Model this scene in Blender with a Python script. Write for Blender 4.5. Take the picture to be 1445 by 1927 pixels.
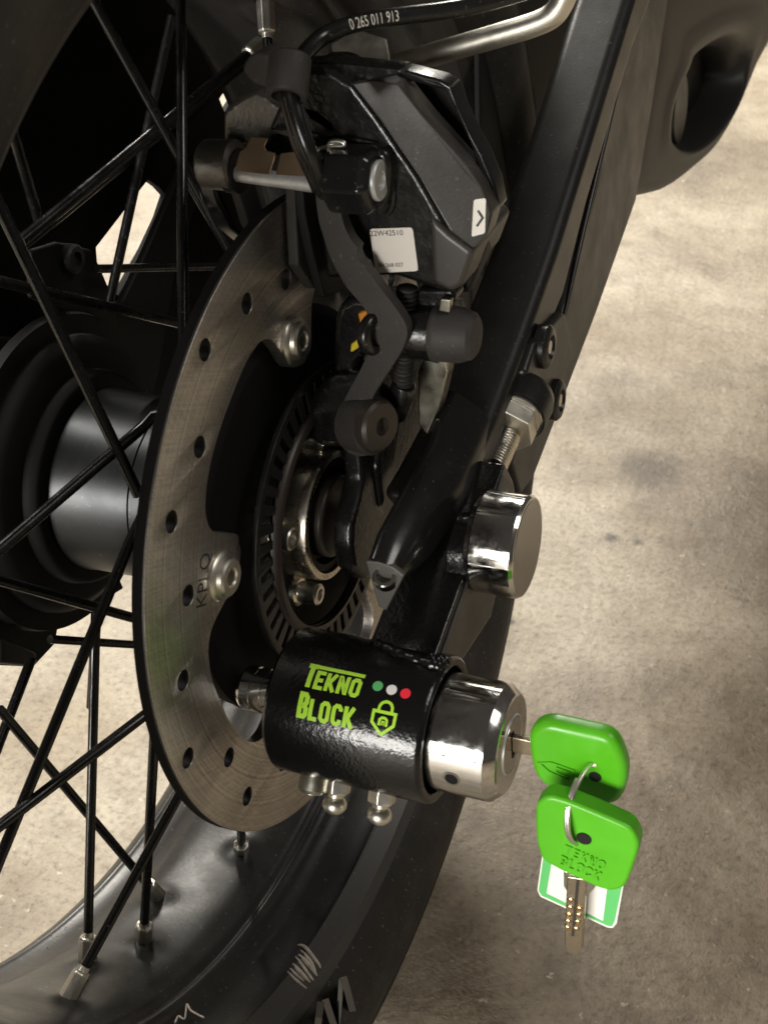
import bpy, bmesh, math, random
from mathutils import Vector, Matrix
from math import sin, cos, pi, radians as R_, hypot, atan2, exp
random.seed(7)
for o in list(bpy.data.objects): bpy.data.objects.remove(o)
scene = bpy.context.scene
COL = scene.collection
S = 0.001                                   # everything is authored in millimetres
# bike frame: X = wheel axle (to the right side of the bike), Y = forward, Z = up in the wheel plane
LEAN = Matrix(((0.99604, 0, -0.08888, 0), (0, 1, 0, 0), (0.08888, 0, 0.99604, 0.304), (0, 0, 0, 1)))

# ---------------------------------------------------------------- camera
CAM = Vector((195.853, -356.993, 260.451))
RC = Matrix(((0.92202507, 0.37828583, -0.08227761),
             (-0.14299751, 0.53029701, 0.83566548),
             (0.35975198, -0.75873902, 0.54304107)))
F = 2404.14; PW, PH = 1445, 1927
cam = bpy.data.cameras.new('camera'); camo = bpy.data.objects.new('camera', cam); COL.objects.link(camo)
camo.matrix_world = LEAN @ (Matrix.Translation(CAM * S) @ RC.transposed().to_4x4())
cam.sensor_fit = 'VERTICAL'; cam.sensor_height = 36; cam.lens = 36 * F / PH
cam.clip_start = 0.02; cam.clip_end = 60
cam.dof.use_dof = True; cam.dof.focus_distance = 0.50; cam.dof.aperture_fstop = 26
scene.camera = camo

# ---------------------------------------------------------------- light
world = bpy.data.worlds.new('World'); scene.world = world; world.use_nodes = True
bg = world.node_tree.nodes['Background']
bg.inputs[0].default_value = (1.0, 0.93, 0.84, 1); bg.inputs[1].default_value = 0.055
def area(name, loc, target, sx, sy, power, color, spread=180):
    l = bpy.data.lights.new(name, 'AREA'); l.shape = 'RECTANGLE'; l.size = sx; l.size_y = sy
    l.energy = power; l.color = color; l.spread = R_(spread)
    o = bpy.data.objects.new(name, l); COL.objects.link(o); o.location = loc
    d = Vector(target) - Vector(loc); o.rotation_euler = d.to_track_quat('-Z', 'Y').to_euler()
    return o
area('ceiling_lamp_far', (-1.25, 2.5, 1.95), (-0.3, 0.9, 0), 1.3, 0.6, 150, (1.0, 0.95, 0.85))
area('low_rear_fill', (-0.7, -2.7, 0.62), (0, 0, 0.38), 2.4, 0.8, 140, (1.0, 0.97, 0.91))  # added area lamp, low behind the camera, brightens the rear-facing faces
area('ceiling_tube_left', (-1.6, 0.2, 2.2), (-0.4, 0.1, 0.1), 0.4, 1.6, 12, (1.0, 0.96, 0.88), 110)
area('ceiling_panel_right', (1.55, 0.25, 2.25), (0.1, 0.0, 0.3), 0.9, 0.9, 6, (1.0, 0.95, 0.88), 120)
vs = scene.view_settings
vs.view_transform = 'Standard'; vs.look = 'None'; vs.gamma = 1; vs.exposure = 0.22; vs.use_curve_mapping = False
scene.render.engine = 'CYCLES'
scene.cycles.max_bounces = 8; scene.cycles.use_denoising = True

# ---------------------------------------------------------------- pixel picks
def ray(u, v):
    d = Vector((u - PW / 2, -(v - PH / 2), -F)); return RC.transposed() @ d
def PX(u, v, x):
    d = ray(u, v); return CAM + d * ((x - CAM.x) / d.x)
def PY(u, v, y):
    d = ray(u, v); return CAM + d * ((y - CAM.y) / d.y)
def PZ(u, v, z):
    d = ray(u, v); return CAM + d * ((z - CAM.z) / d.z)
def cyl_hit(u, v, r, y0=0, z0=0, far=True):
    d = ray(u, v).normalized(); o = CAM - Vector((0, y0, z0))
    a = d.y ** 2 + d.z ** 2; b = 2 * (o.y * d.y + o.z * d.z); c = o.y ** 2 + o.z ** 2 - r * r
    D = max(b * b - 4 * a * c, 0)
    return CAM + d * ((-b + (1 if far else -1) * math.sqrt(D)) / 2 / a)

# ---------------------------------------------------------------- materials
def mat(name, col, rough=0.5, metal=0.0, bump=None, coat=0.0, var=0.0, vscale=60, rvar=0.0, spec=0.5, coat_rough=0.1, stretch=None, dust=0):
    m = bpy.data.materials.new(name); m.use_nodes = True; nt = m.node_tree; N = nt.nodes; L = nt.links
    b = N['Principled BSDF']; b.inputs['Base Color'].default_value = (*col, 1)
    b.inputs['Roughness'].default_value = rough; b.inputs['Metallic'].default_value = metal
    b.inputs['Coat Weight'].default_value = coat; b.inputs['Coat Roughness'].default_value = coat_rough
    b.inputs['Specular IOR Level'].default_value = spec
    tc = N.new('ShaderNodeTexCoord')
    src = tc.outputs['Object']
    if stretch:
        mp = N.new('ShaderNodeMapping'); mp.inputs['Scale'].default_value = stretch
        L.new(src, mp.inputs['Vector']); src = mp.outputs[0]
    if var or rvar:
        n = N.new('ShaderNodeTexNoise'); n.inputs['Scale'].default_value = vscale; n.inputs['Detail'].default_value = 6
        n.inputs['Roughness'].default_value = .65
        L.new(src, n.inputs['Vector'])
        if var:
            mx = N.new('ShaderNodeMix'); mx.data_type = 'RGBA'
            mx.inputs[6].default_value = tuple(c * (1 - var) for c in col) + (1,)
            mx.inputs[7].default_value = tuple(min(1, c * (1 + var)) for c in col) + (1,)
            rp = N.new('ShaderNodeMapRange'); rp.inputs[1].default_value = .3; rp.inputs[2].default_value = .7
            L.new(n.outputs[0], rp.inputs[0]); L.new(rp.outputs[0], mx.inputs[0]); L.new(mx.outputs[2], b.inputs['Base Color'])
        if rvar:
            rp2 = N.new('ShaderNodeMapRange'); rp2.inputs[1].default_value = .3; rp2.inputs[2].default_value = .7
            rp2.inputs[3].default_value = max(0, rough - rvar); rp2.inputs[4].default_value = min(1, rough + rvar)
            L.new(n.outputs[0], rp2.inputs[0]); L.new(rp2.outputs[0], b.inputs['Roughness'])
    if dust:
        nd = N.new('ShaderNodeTexNoise'); nd.inputs['Scale'].default_value = 620; nd.inputs['Detail'].default_value = 1
        L.new(tc.outputs['Object'], nd.inputs['Vector'])
        nf = N.new('ShaderNodeTexNoise'); nf.inputs['Scale'].default_value = 22; nf.inputs['Detail'].default_value = 5; nf.inputs['Roughness'].default_value = .7
        L.new(tc.outputs['Object'], nf.inputs['Vector'])
        m1 = N.new('ShaderNodeMapRange'); m1.inputs[1].default_value = .70; m1.inputs[2].default_value = .76; m1.inputs[4].default_value = .9; L.new(nd.outputs[0], m1.inputs[0])
        m2 = N.new('ShaderNodeMapRange'); m2.inputs[1].default_value = .48; m2.inputs[2].default_value = .78; m2.inputs[4].default_value = .22; L.new(nf.outputs[0], m2.inputs[0])
        am = N.new('ShaderNodeMath'); am.operation = 'MAXIMUM'; L.new(m1.outputs[0], am.inputs[0]); L.new(m2.outputs[0], am.inputs[1])
        mu = N.new('ShaderNodeMath'); mu.operation = 'MULTIPLY'; mu.inputs[1].default_value = dust; L.new(am.outputs[0], mu.inputs[0])
        md = N.new('ShaderNodeMix'); md.data_type = 'RGBA'; md.inputs[7].default_value = (.16, .145, .12, 1)
        if b.inputs['Base Color'].is_linked: L.new(b.inputs['Base Color'].links[0].from_socket, md.inputs[6])
        else: md.inputs[6].default_value = (*col, 1)
        L.new(mu.outputs[0], md.inputs[0]); L.new(md.outputs[2], b.inputs['Base Color'])
    if bump:
        sc, dist = bump
        n2 = N.new('ShaderNodeTexNoise'); n2.inputs['Scale'].default_value = sc; n2.inputs['Detail'].default_value = 3
        L.new(tc.outputs['Object'], n2.inputs['Vector'])
        bp = N.new('ShaderNodeBump'); bp.inputs['Strength'].default_value = 1; bp.inputs['Distance'].default_value = dist * S
        L.new(n2.outputs[0], bp.inputs['Height']); L.new(bp.outputs[0], b.inputs['Normal'])
        if coat: L.new(bp.outputs[0], b.inputs['Coat Normal'])
    return m
MT = dict(
    paint=mat('glossy_black_paint', (.005, .005, .005), .2, 0, (640, .16), spec=.5, rvar=.05),
    enamel=mat('smooth_black_enamel', (.008, .008, .008), .2, 0, (120, .05), spec=.5, rvar=.06, dust=.25),
    cast=mat('cast_black_paint', (.006, .0058, .0055), .27, 0, (430, .20), spec=.5, rvar=.08, vscale=90, dust=.2),
    castlite=mat('worn_cast_black', (.15, .14, .125), .38, .7, (520, .25), spec=.5),
    satin=mat('satin_black', (.036, .0325, .029), .42, 0, (900, .05), spec=.5, rvar=.08, vscale=40, dust=.5),
    arm=mat('swingarm_black', (.011, .0105, .010), .34, 0, (900, .04), spec=.4, rvar=.05, vscale=25, dust=.4),
    rim=mat('rim_black', (.020, .0185, .0175), .40, 0, (500, .06), spec=.5, rvar=.1, vscale=35, dust=.75),
    plastic=mat('black_plastic', (.018, .017, .0155), .5, 0, (1200, .06), dust=.5),
    rubber=mat('matte_rubber', (.030, .027, .0245), .62, 0, (1400, .12), var=.2, vscale=80, spec=.4, dust=.4),
    tyre=mat('tyre_rubber', (.021, .0195, .018), .55, 0, (500, .12), var=.25, vscale=40, spec=.35, dust=.9),
    tyretext=mat('tyre_lettering', (.15, .143, .133), .6),
    hose=mat('black_hose', (.008, .0075, .007), .25, 0, None, spec=.5, rvar=.08, vscale=60, dust=.3),
    spoke=mat('spoke_black', (.007, .007, .007), .24, 0, (300, .06), spec=.5, rvar=.1, vscale=120, dust=.3),
    chrome=mat('chrome', (.68, .66, .63), .12, 1, (180, .02), rvar=.09, vscale=220, var=.07, dust=.35),
    capface=mat('chrome_cap_face', (.50, .47, .44), .17, 1, rvar=.03, vscale=60),
    zinc=mat('zinc_plate', (.72, .69, .61), .36, 1, (300, .012), var=.07, vscale=160, rvar=.07),
    zincdark=mat('dull_zinc', (.40, .38, .32), .33, 1, (300, .015), var=.25, vscale=120, rvar=.1),
    peg=mat('peg_bracket_black', (.022, .0205, .019), .5, 0, (900, .04), spec=.4),
    lit_lip=mat('rim_black_lit_lip', (.055, .051, .047), .42, 0, (500, .05), spec=.5, dust=.6),
    hub=mat('satin_hub_black', (.045, .047, .050), .36, .8, (500, .015), rvar=.05, vscale=60, dust=.35),
    clamp=mat('satin_steel', (.74, .68, .58), .27, 1, (300, .012), var=.1, vscale=120, rvar=.09),
    pin=mat('white_pin', (.62, .62, .60), .38, .55, var=.15, vscale=300),
    clip=mat('brown_spring_steel', (.24, .17, .11), .33, .85, rvar=.06, vscale=100),
    brass=mat('brass', (.62, .43, .20), .24, 1, (300, .05), rvar=.08, vscale=150),
    nickel=mat('nickel_blade', (.55, .47, .36), .25, 1, (300, .03), rvar=.06),
    green=mat('green_plastic', (.075, .37, .009), .38, 0, (60, .05), spec=.45, var=.06, vscale=60, rvar=.12),
    greencard=mat('green_card', (.10, .45, .13), .35),
    white=mat('white_print', (.72, .70, .66), .42, 0),
    label=mat('white_label', (.70, .66, .60), .5, 0),
    ink=mat('black_ink', (.012, .012, .012), .5),
    lime=mat('lime_print', (.40, .70, .05), .3, 0, (640, .14)),
    dotg=mat('green_print', (.10, .42, .14), .35), dotw=mat('white_dot_print', (.75, .73, .70), .35), dotr=mat('red_print', (.80, .03, .05), .35),
    hosetext=mat('hose_print', (.60, .57, .50), .5),
    yellow=mat('yellow_paint', (.65, .50, .03), .45, 0, (300, .2)), orange=mat('orange_paint', (.55, .22, .02), .4, 0, (300, .2)),
    scuff=mat('scuffed_metal', (.60, .53, .46), .5, .3, (500, .25), var=.3, vscale=400),
    brownring=mat('brown_black', (.030, .023, .018), .4),
    dark=mat('dark_plastic_and_shade', (.006, .0055, .005), .6, spec=.3),
    black=mat('far_black', (.004, .004, .004), .7, spec=.2),
    endplate=mat('grey_end_plate', (.10, .095, .088), .45, .3, (500, .05)),
)
# brake disc: brushed, slightly brown steel with cross-hatched and circular scratches
def disc_material():
    m = mat('brushed_disc_steel', (.235, .205, .175), .34, 1)
    nt = m.node_tree; N = nt.nodes; L = nt.links; b = N['Principled BSDF']
    tc = N.new('ShaderNodeTexCoord'); sep = N.new('ShaderNodeSeparateXYZ'); L.new(tc.outputs['Object'], sep.inputs[0])
    h = N.new('ShaderNodeVectorMath'); h.operation = 'LENGTH'; cmb = N.new('ShaderNodeCombineXYZ')
    L.new(sep.outputs[1], cmb.inputs[1]); L.new(sep.outputs[2], cmb.inputs[2]); L.new(cmb.outputs[0], h.inputs[0])
    rn = N.new('ShaderNodeTexNoise'); rn.noise_dimensions = '1D'; rn.inputs['Scale'].default_value = 900; rn.inputs['Detail'].default_value = 4
    L.new(h.outputs['Value'], rn.inputs['W'])
    outs = []
    for rot, sc in ((0.45, (1, 60, 1200)), (1.15, (1, 60, 1500))):
        mp = N.new('ShaderNodeMapping'); mp.vector_type = 'POINT'; mp.inputs['Rotation'].default_value = (rot, 0, 0); mp.inputs['Scale'].default_value = sc
        rr = N.new('ShaderNodeMapping'); rr.inputs['Rotation'].default_value = (rot, 0, 0)
        L.new(tc.outputs['Object'], rr.inputs['Vector'])
        mp.inputs['Rotation'].default_value = (0, 0, 0); L.new(rr.outputs[0], mp.inputs['Vector'])
        n = N.new('ShaderNodeTexNoise'); n.inputs['Scale'].default_value = 1; n.inputs['Detail'].default_value = 5; n.inputs['Roughness'].default_value = .7
        L.new(mp.outputs[0], n.inputs['Vector']); outs.append(n.outputs[0])
    ad = N.new('ShaderNodeMath'); ad.operation = 'ADD'; L.new(outs[0], ad.inputs[0]); L.new(outs[1], ad.inputs[1])
    ad2 = N.new('ShaderNodeMath'); ad2.operation = 'MULTIPLY_ADD'; L.new(rn.outputs[0], ad2.inputs[0]); ad2.inputs[1].default_value = 1.0; L.new(ad.outputs[0], ad2.inputs[2])
    big = N.new('ShaderNodeTexNoise'); big.inputs['Scale'].default_value = 38; big.inputs['Detail'].default_value = 4; L.new(tc.outputs['Object'], big.inputs['Vector'])
    ad3 = N.new('ShaderNodeMath'); ad3.operation = 'MULTIPLY_ADD'; L.new(big.outputs[0], ad3.inputs[0]); ad3.inputs[1].default_value = .7; L.new(ad2.outputs[0], ad3.inputs[2])
    mr = N.new('ShaderNodeMapRange'); mr.inputs[1].default_value = 1.45; mr.inputs[2].default_value = 2.2
    L.new(ad3.outputs[0], mr.inputs[0])
    mx = N.new('ShaderNodeMix'); mx.data_type = 'RGBA'; mx.inputs[6].default_value = (.31, .292, .268, 1); mx.inputs[7].default_value = (.66, .625, .58, 1)
    L.new(mr.outputs[0], mx.inputs[0]); L.new(mx.outputs[2], b.inputs['Base Color'])
    r2 = N.new('ShaderNodeMapRange'); r2.inputs[1].default_value = 1.15; r2.inputs[2].default_value = 2.1; r2.inputs[3].default_value = .52; r2.inputs[4].default_value = .36
    L.new(ad3.outputs[0], r2.inputs[0]); L.new(r2.outputs[0], b.inputs['Roughness'])
    bp = N.new('ShaderNodeBump'); bp.inputs['Strength'].default_value = .5; bp.inputs['Distance'].default_value = .00011
    L.new(ad2.outputs[0], bp.inputs['Height']); L.new(bp.outputs[0], b.inputs['Normal'])
    return m
MT['disc'] = disc_material()

# ---------------------------------------------------------------- object helpers
def root(name, label, cat, base, group=None):
    o = bpy.data.objects.new(name, None); COL.objects.link(o)
    o.empty_display_size = .02
    o['label'] = label; o['category'] = cat; o['base'] = [base.x * S, base.y * S, base.z * S]
    if group: o['group'] = group
    o.matrix_world = LEAN @ Matrix.Translation(base * S)
    return o
def link(name, me, m, parent=None, label=None):
    o = bpy.data.objects.new(name, me); COL.objects.link(o)
    if m: me.materials.clear(); me.materials.append(MT[m] if isinstance(m, str) else m)
    if parent is not None:
        o.parent = parent
        if 'base' in parent: o.location = -Vector(parent['base'])
    if label: o['label'] = label
    return o
class M:
    def __init__(s): s.v = []; s.f = []
    def add(s, v, f):
        k = len(s.v); s.v += [Vector(p) for p in v]; s.f += [tuple(i + k for i in q) for q in f]; return s
    def prism(s, pts, vec):
        n = len(pts); vec = Vector(vec)
        return s.add(list(pts) + [Vector(p) + vec for p in pts],
                     [tuple(range(n)), tuple(range(2 * n - 1, n - 1, -1))] + [(i, i + n, (i + 1) % n + n, (i + 1) % n) for i in range(n)])
    def frust(s, a, b):
        n = len(a)
        return s.add(list(a) + list(b), [tuple(range(n)), tuple(range(2 * n - 1, n - 1, -1))] + [(i, i + n, (i + 1) % n + n, (i + 1) % n) for i in range(n)])
    def box(s, c, sx, sy, sz, rot=None):
        m = rot or Matrix.Identity(3); c = Vector(c)
        v = [c + m @ Vector((a * sx / 2, b * sy / 2, d * sz / 2)) for a in (-1, 1) for b in (-1, 1) for d in (-1, 1)]
        return s.add(v, [(0, 1, 3, 2), (4, 6, 7, 5), (0, 4, 5, 1), (2, 3, 7, 6), (0, 2, 6, 4), (1, 5, 7, 3)])
    def lathe(s, o, ax, prof, n=48, closed=False, a0=0.0, flats=None):
        o = Vector(o); ax = Vector(ax).normalized(); e1 = ax.orthogonal().normalized(); e2 = ax.cross(e1)
        V = []; m = len(prof)
        for i in range(n):
            a = a0 + 2 * pi * i / n; d = e1 * cos(a) + e2 * sin(a)
            for h, r in prof: V.append(o + ax * h + d * r)
        Fc = []
        for i in range(n):
            j = (i + 1) % n
            for k in range(m if closed else m - 1):
                q = (k + 1) % m; Fc.append((i * m + k, i * m + q, j * m + q, j * m + k))
        if not closed:
            if prof[0][1] > 1e-3: Fc.append(tuple(i * m for i in range(n)))
            if prof[-1][1] > 1e-3: Fc.append(tuple(i * m + m - 1 for i in range(n))[::-1])
        return s.add(V, Fc)
    def tube(s, path, r, n=14, sy=1.0):
        path = [Vector(p) for p in path]; V = []; t0 = (path[1] - path[0]).normalized(); e = t0.orthogonal().normalized()
        m = len(path)
        for i, p in enumerate(path):
            t = (path[min(i + 1, m - 1)] - path[max(i - 1, 0)]).normalized()
            e = (e - t * e.dot(t)).normalized(); g = t.cross(e)
            rr = r[i] if isinstance(r, (list, tuple)) else r
            for k in range(n): V.append(p + e * cos(2 * pi * k / n) * rr + g * sin(2 * pi * k / n) * rr * sy)
        Fc = [tuple(range(n))[::-1], tuple(range((m - 1) * n, m * n))]
        for i in range(m - 1):
            for k in range(n): Fc.append((i * n + k, i * n + (k + 1) % n, (i + 1) * n + (k + 1) % n, (i + 1) * n + k))
        return s.add(V, Fc)
    def ball(s, c, r, nu=16, nv=10, sc=(1, 1, 1)):
        return s.add(*_ball(Vector(c), r, nu, nv, sc))
    def done(s, name, m, parent=None, bevel=0, seg=3, ang=38, label=None, wn=None, weld=True):
        bm = bmesh.new(); vs_ = [bm.verts.new(p * S) for p in s.v]
        for f in s.f:
            try: bm.faces.new([vs_[i] for i in f])
            except ValueError: pass
        if weld: bmesh.ops.remove_doubles(bm, verts=bm.verts, dist=2e-6)
        bmesh.ops.recalc_face_normals(bm, faces=bm.faces)
        if bevel:
            es = [e for e in bm.edges if len(e.link_faces) == 2 and e.calc_face_angle(0) > R_(22)]
            bmesh.ops.bevel(bm, geom=es, offset=bevel * S, segments=seg, profile=.5, affect='EDGES', clamp_overlap=True)
        for f in bm.faces: f.smooth = True
        for e in bm.edges:
            if len(e.link_faces) == 2 and e.calc_face_angle(0) > R_(ang): e.smooth = False
        me = bpy.data.meshes.new(name); bm.to_mesh(me); bm.free()
        o = link(name, me, m, parent, label)
        if bevel if wn is None else wn:
            w = o.modifiers.new('wn', 'WEIGHTED_NORMAL'); w.keep_sharp = True
        return o
def _ball(c, r, nu, nv, sc):
    V = [c + Vector((0, 0, r * sc[2]))]
    for j in range(1, nv):
        for i in range(nu):
            a = 2 * pi * i / nu; b = pi * j / nv
            V.append(c + Vector((r * sin(b) * cos(a) * sc[0], r * sin(b) * sin(a) * sc[1], r * cos(b) * sc[2])))
    V.append(c - Vector((0, 0, r * sc[2]))); Fc = []
    for i in range(nu): Fc.append((0, 1 + i, 1 + (i + 1) % nu))
    for j in range(nv - 2):
        for i in range(nu):
            a = 1 + j * nu + i; b = 1 + j * nu + (i + 1) % nu; Fc.append((a, a + nu, b + nu, b))
    k = 1 + (nv - 2) * nu
    for i in range(nu): Fc.append((k + i, len(V) - 1, k + (i + 1) % nu))
    return V, Fc
def spline(pts, n=8, closed=False):
    pts = [Vector(p) for p in pts]; m = len(pts); out = []
    rng = range(m) if closed else range(m - 1)
    for i in rng:
        if closed: p0, p1, p2, p3 = pts[i - 1], pts[i], pts[(i + 1) % m], pts[(i + 2) % m]
        else: p0, p1, p2, p3 = pts[max(i - 1, 0)], pts[i], pts[i + 1], pts[min(i + 2, m - 1)]
        for k in range(n):
            t = k / n
            out.append(.5 * ((2 * p1) + (p2 - p0) * t + (2 * p0 - 5 * p1 + 4 * p2 - p3) * t * t + (3 * p1 - p0 - 3 * p2 + p3) * t ** 3))
    if not closed: out.append(pts[-1])
    return out
def outX(px, x, smooth=0): 
    p = [PX(u, v, x) for u, v in px]
    return spline(p, smooth, True) if smooth else p
def outY(px, y, smooth=0):
    p = [PY(u, v, y) for u, v in px]
    return spline(p, smooth, True) if smooth else p
def arc_pts(cx, cy, r, n=32): return [(cx + r * cos(2 * pi * i / n), cy + r * sin(2 * pi * i / n)) for i in range(n)]
def curve_plate(name, loops, x0, x1, m, parent, bevel=0.3, ang=30, label=None):
    """2-D loops in the (Y, Z) plane with holes, spanning x0..x1"""
    cu = bpy.data.curves.new(name, 'CURVE'); cu.dimensions = '2D'; cu.fill_mode = 'BOTH'
    cu.extrude = ((x1 - x0) / 2 - bevel) * S; cu.bevel_depth = bevel * S; cu.bevel_resolution = 2; cu.offset = -bevel * S
    for lp in loops:
        sp = cu.splines.new('POLY'); sp.points.add(len(lp) - 1); sp.use_cyclic_u = True
        for q, (a, b) in zip(sp.points, lp): q.co = (a * S, b * S, 0, 1)
    to = bpy.data.objects.new('tmp', cu); COL.objects.link(to)
    dg = bpy.context.evaluated_depsgraph_get(); me = bpy.data.meshes.new_from_object(to.evaluated_get(dg))
    bpy.data.objects.remove(to); bpy.data.curves.remove(cu)
    for v in me.vertices:
        a, b, c = v.co; v.co = (c + (x0 + x1) / 2 * S, a, b)
    bm = bmesh.new(); bm.from_mesh(me); bmesh.ops.remove_doubles(bm, verts=bm.verts, dist=1e-6)
    for f in bm.faces: f.smooth = True
    for e in bm.edges:
        if len(e.link_faces) != 2 or e.calc_face_angle(0) > R_(ang): e.smooth = False
    bm.to_mesh(me); bm.free(); me.name = name
    return link(name, me, m, parent, label)
def stroke(pts, w, closed=False):
    """mitred thick polyline -> (verts2d, quads)"""
    n = len(pts); L = []; Rr = []
    for i in range(n):
        p = Vector(pts[i][:2]); a = Vector(pts[(i - 1) % n][:2]); b = Vector(pts[(i + 1) % n][:2])
        if not closed and i == 0: d1 = d2 = (b - p).normalized()
        elif not closed and i == n - 1: d1 = d2 = (p - a).normalized()
        else: d1 = (p - a).normalized(); d2 = (b - p).normalized()
        n1 = Vector((-d1.y, d1.x)); n2 = Vector((-d2.y, d2.x)); mt = (n1 + n2).normalized(); k = w / 2 / max(mt.dot(n1), .35)
        L.append(p + mt * k); Rr.append(p - mt * k)
    V = L + Rr; Fc = [(i, (i + 1) % n, (i + 1) % n + n, i + n) for i in range(n if closed else n - 1)]
    return V, Fc
c_ = .12
GL = {  # block letters on a box  0..w x 0..1
 'T': (.60, [([(0, .92), (.60, .92)], 0), ([(.30, .86), (.30, 0)], 0)]),
 'E': (.50, [([(.5, .92), (.09, .92), (.09, .08), (.5, .08)], 0), ([(.17, .5), (.45, .5)], 0)]),
 'K': (.56, [([(.09, 0), (.09, 1)], 0), ([(.50, 1.0), (.22, .48), (.50, 0)], 0)]),
 'N': (.58, [([(.09, 0), (.09, 1)], 0), ([(.49, 0), (.49, 1)], 0), ([(.12, .92), (.46, .08)], 0)]),
 'O': (.56, [([(.09, .2), (.20, .08), (.36, .08), (.47, .2), (.47, .8), (.36, .92), (.20, .92), (.09, .8)], 1)]),
 'B': (.58, [([(.09, .08), (.09, .92), (.36, .92), (.47, .82), (.47, .62), (.38, .52), (.38, .48), (.49, .38), (.49, .18), (.38, .08)], 1), ([(.15, .5), (.36, .5)], 0)]),
 'L': (.46, [([(.09, 1), (.09, .08), (.46, .08)], 0)]),
 'C': (.54, [([(.46, .70), (.46, .8), (.36, .92), (.20, .92), (.09, .8), (.09, .2), (.20, .08), (.36, .08), (.46, .2), (.46, .30)], 0)]),
}
def block_text(txt, x, y, h, wscale=1.0, first=1.0, sw=.17, gap=.12):
    """list of (verts, faces) in 2D; first = height factor of the first letter"""
    out = []
    for i, ch in enumerate(txt):
        w, sts = GL[ch]; hh = h * (first if i == 0 else 1)
        for pts, cl in sts:
            q = [(x + a * h * wscale, y + b * hh) for a, b in pts]
            out.append(stroke(q, sw * h, cl))
        x += (w + gap) * h * wscale
    return out, x
def text_mesh(txt, size):
    cu = bpy.data.curves.new('t', 'FONT'); cu.body = txt; cu.size = size; cu.resolution_u = 3; cu.align_x = 'CENTER'; cu.align_y = 'CENTER'
    to = bpy.data.objects.new('tmp', cu); COL.objects.link(to)
    dg = bpy.context.evaluated_depsgraph_get(); me = bpy.data.meshes.new_from_object(to.evaluated_get(dg))
    V = [(v.co.x, v.co.y) for v in me.vertices]; Fc = [tuple(p.vertices) for p in me.polygons]
    bpy.data.objects.remove(to); bpy.data.curves.remove(cu); bpy.data.meshes.remove(me)
    return V, Fc
def relief(name, shapes, fn, m, parent, th=.12, cut=1.0, label=None):
    """2D shapes -> thin raised relief mapped by fn(a, b, height); cut so it bends"""
    bm = bmesh.new()
    for V, Fc in shapes:
        vv = [bm.verts.new((p[0], p[1], 0)) for p in V]
        for f in Fc:
            try: bm.faces.new([vv[i] for i in f])
            except ValueError: pass
    if cut and bm.verts:
        lo = min(v.co.y for v in bm.verts); hi = max(v.co.y for v in bm.verts); k = lo + cut
        while k < hi:
            bmesh.ops.bisect_plane(bm, geom=bm.verts[:] + bm.edges[:] + bm.faces[:], plane_co=(0, k, 0), plane_no=(0, 1, 0)); k += cut
    for f in bm.faces:
        if f.normal.z < 0: f.normal_flip()
    ret = bmesh.ops.extrude_face_region(bm, geom=bm.faces[:])
    for v in [g for g in ret['geom'] if isinstance(g, bmesh.types.BMVert)]: v.co.z = th
    for v in bm.verts: v.co = Vector(fn(v.co.x, v.co.y, v.co.z)) * S
    bmesh.ops.recalc_face_normals(bm, faces=bm.faces)
    me = bpy.data.meshes.new(name); bm.to_mesh(me); bm.free()
    return link(name, me, m, parent, label)
XA = Vector((1, 0, 0)); YA = Vector((0, 1, 0)); ZA = Vector((0, 0, 1))
def hexagon(c, ax, r, h0, h1, mm, a0=0):
    return mm.lathe(c, ax, [(h0, r), (h1 - .5, r), (h1, r - .6)], 6, a0=a0)
def socket_screw(parent, name, c, ax, r, l, m, sock=.5, child=False):
    """cap screw head, base at c pointing along ax, with a hex socket"""
    c = Vector(c); mm = M()
    mm.lathe(c, ax, [(0, r), (l - .6, r), (l, r - .6), (l, r * sock), (l - r * .6, r * sock * .9), (l - r * .6, 0)], 36)
    return mm.done(name, m, parent, ang=30)

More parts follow.
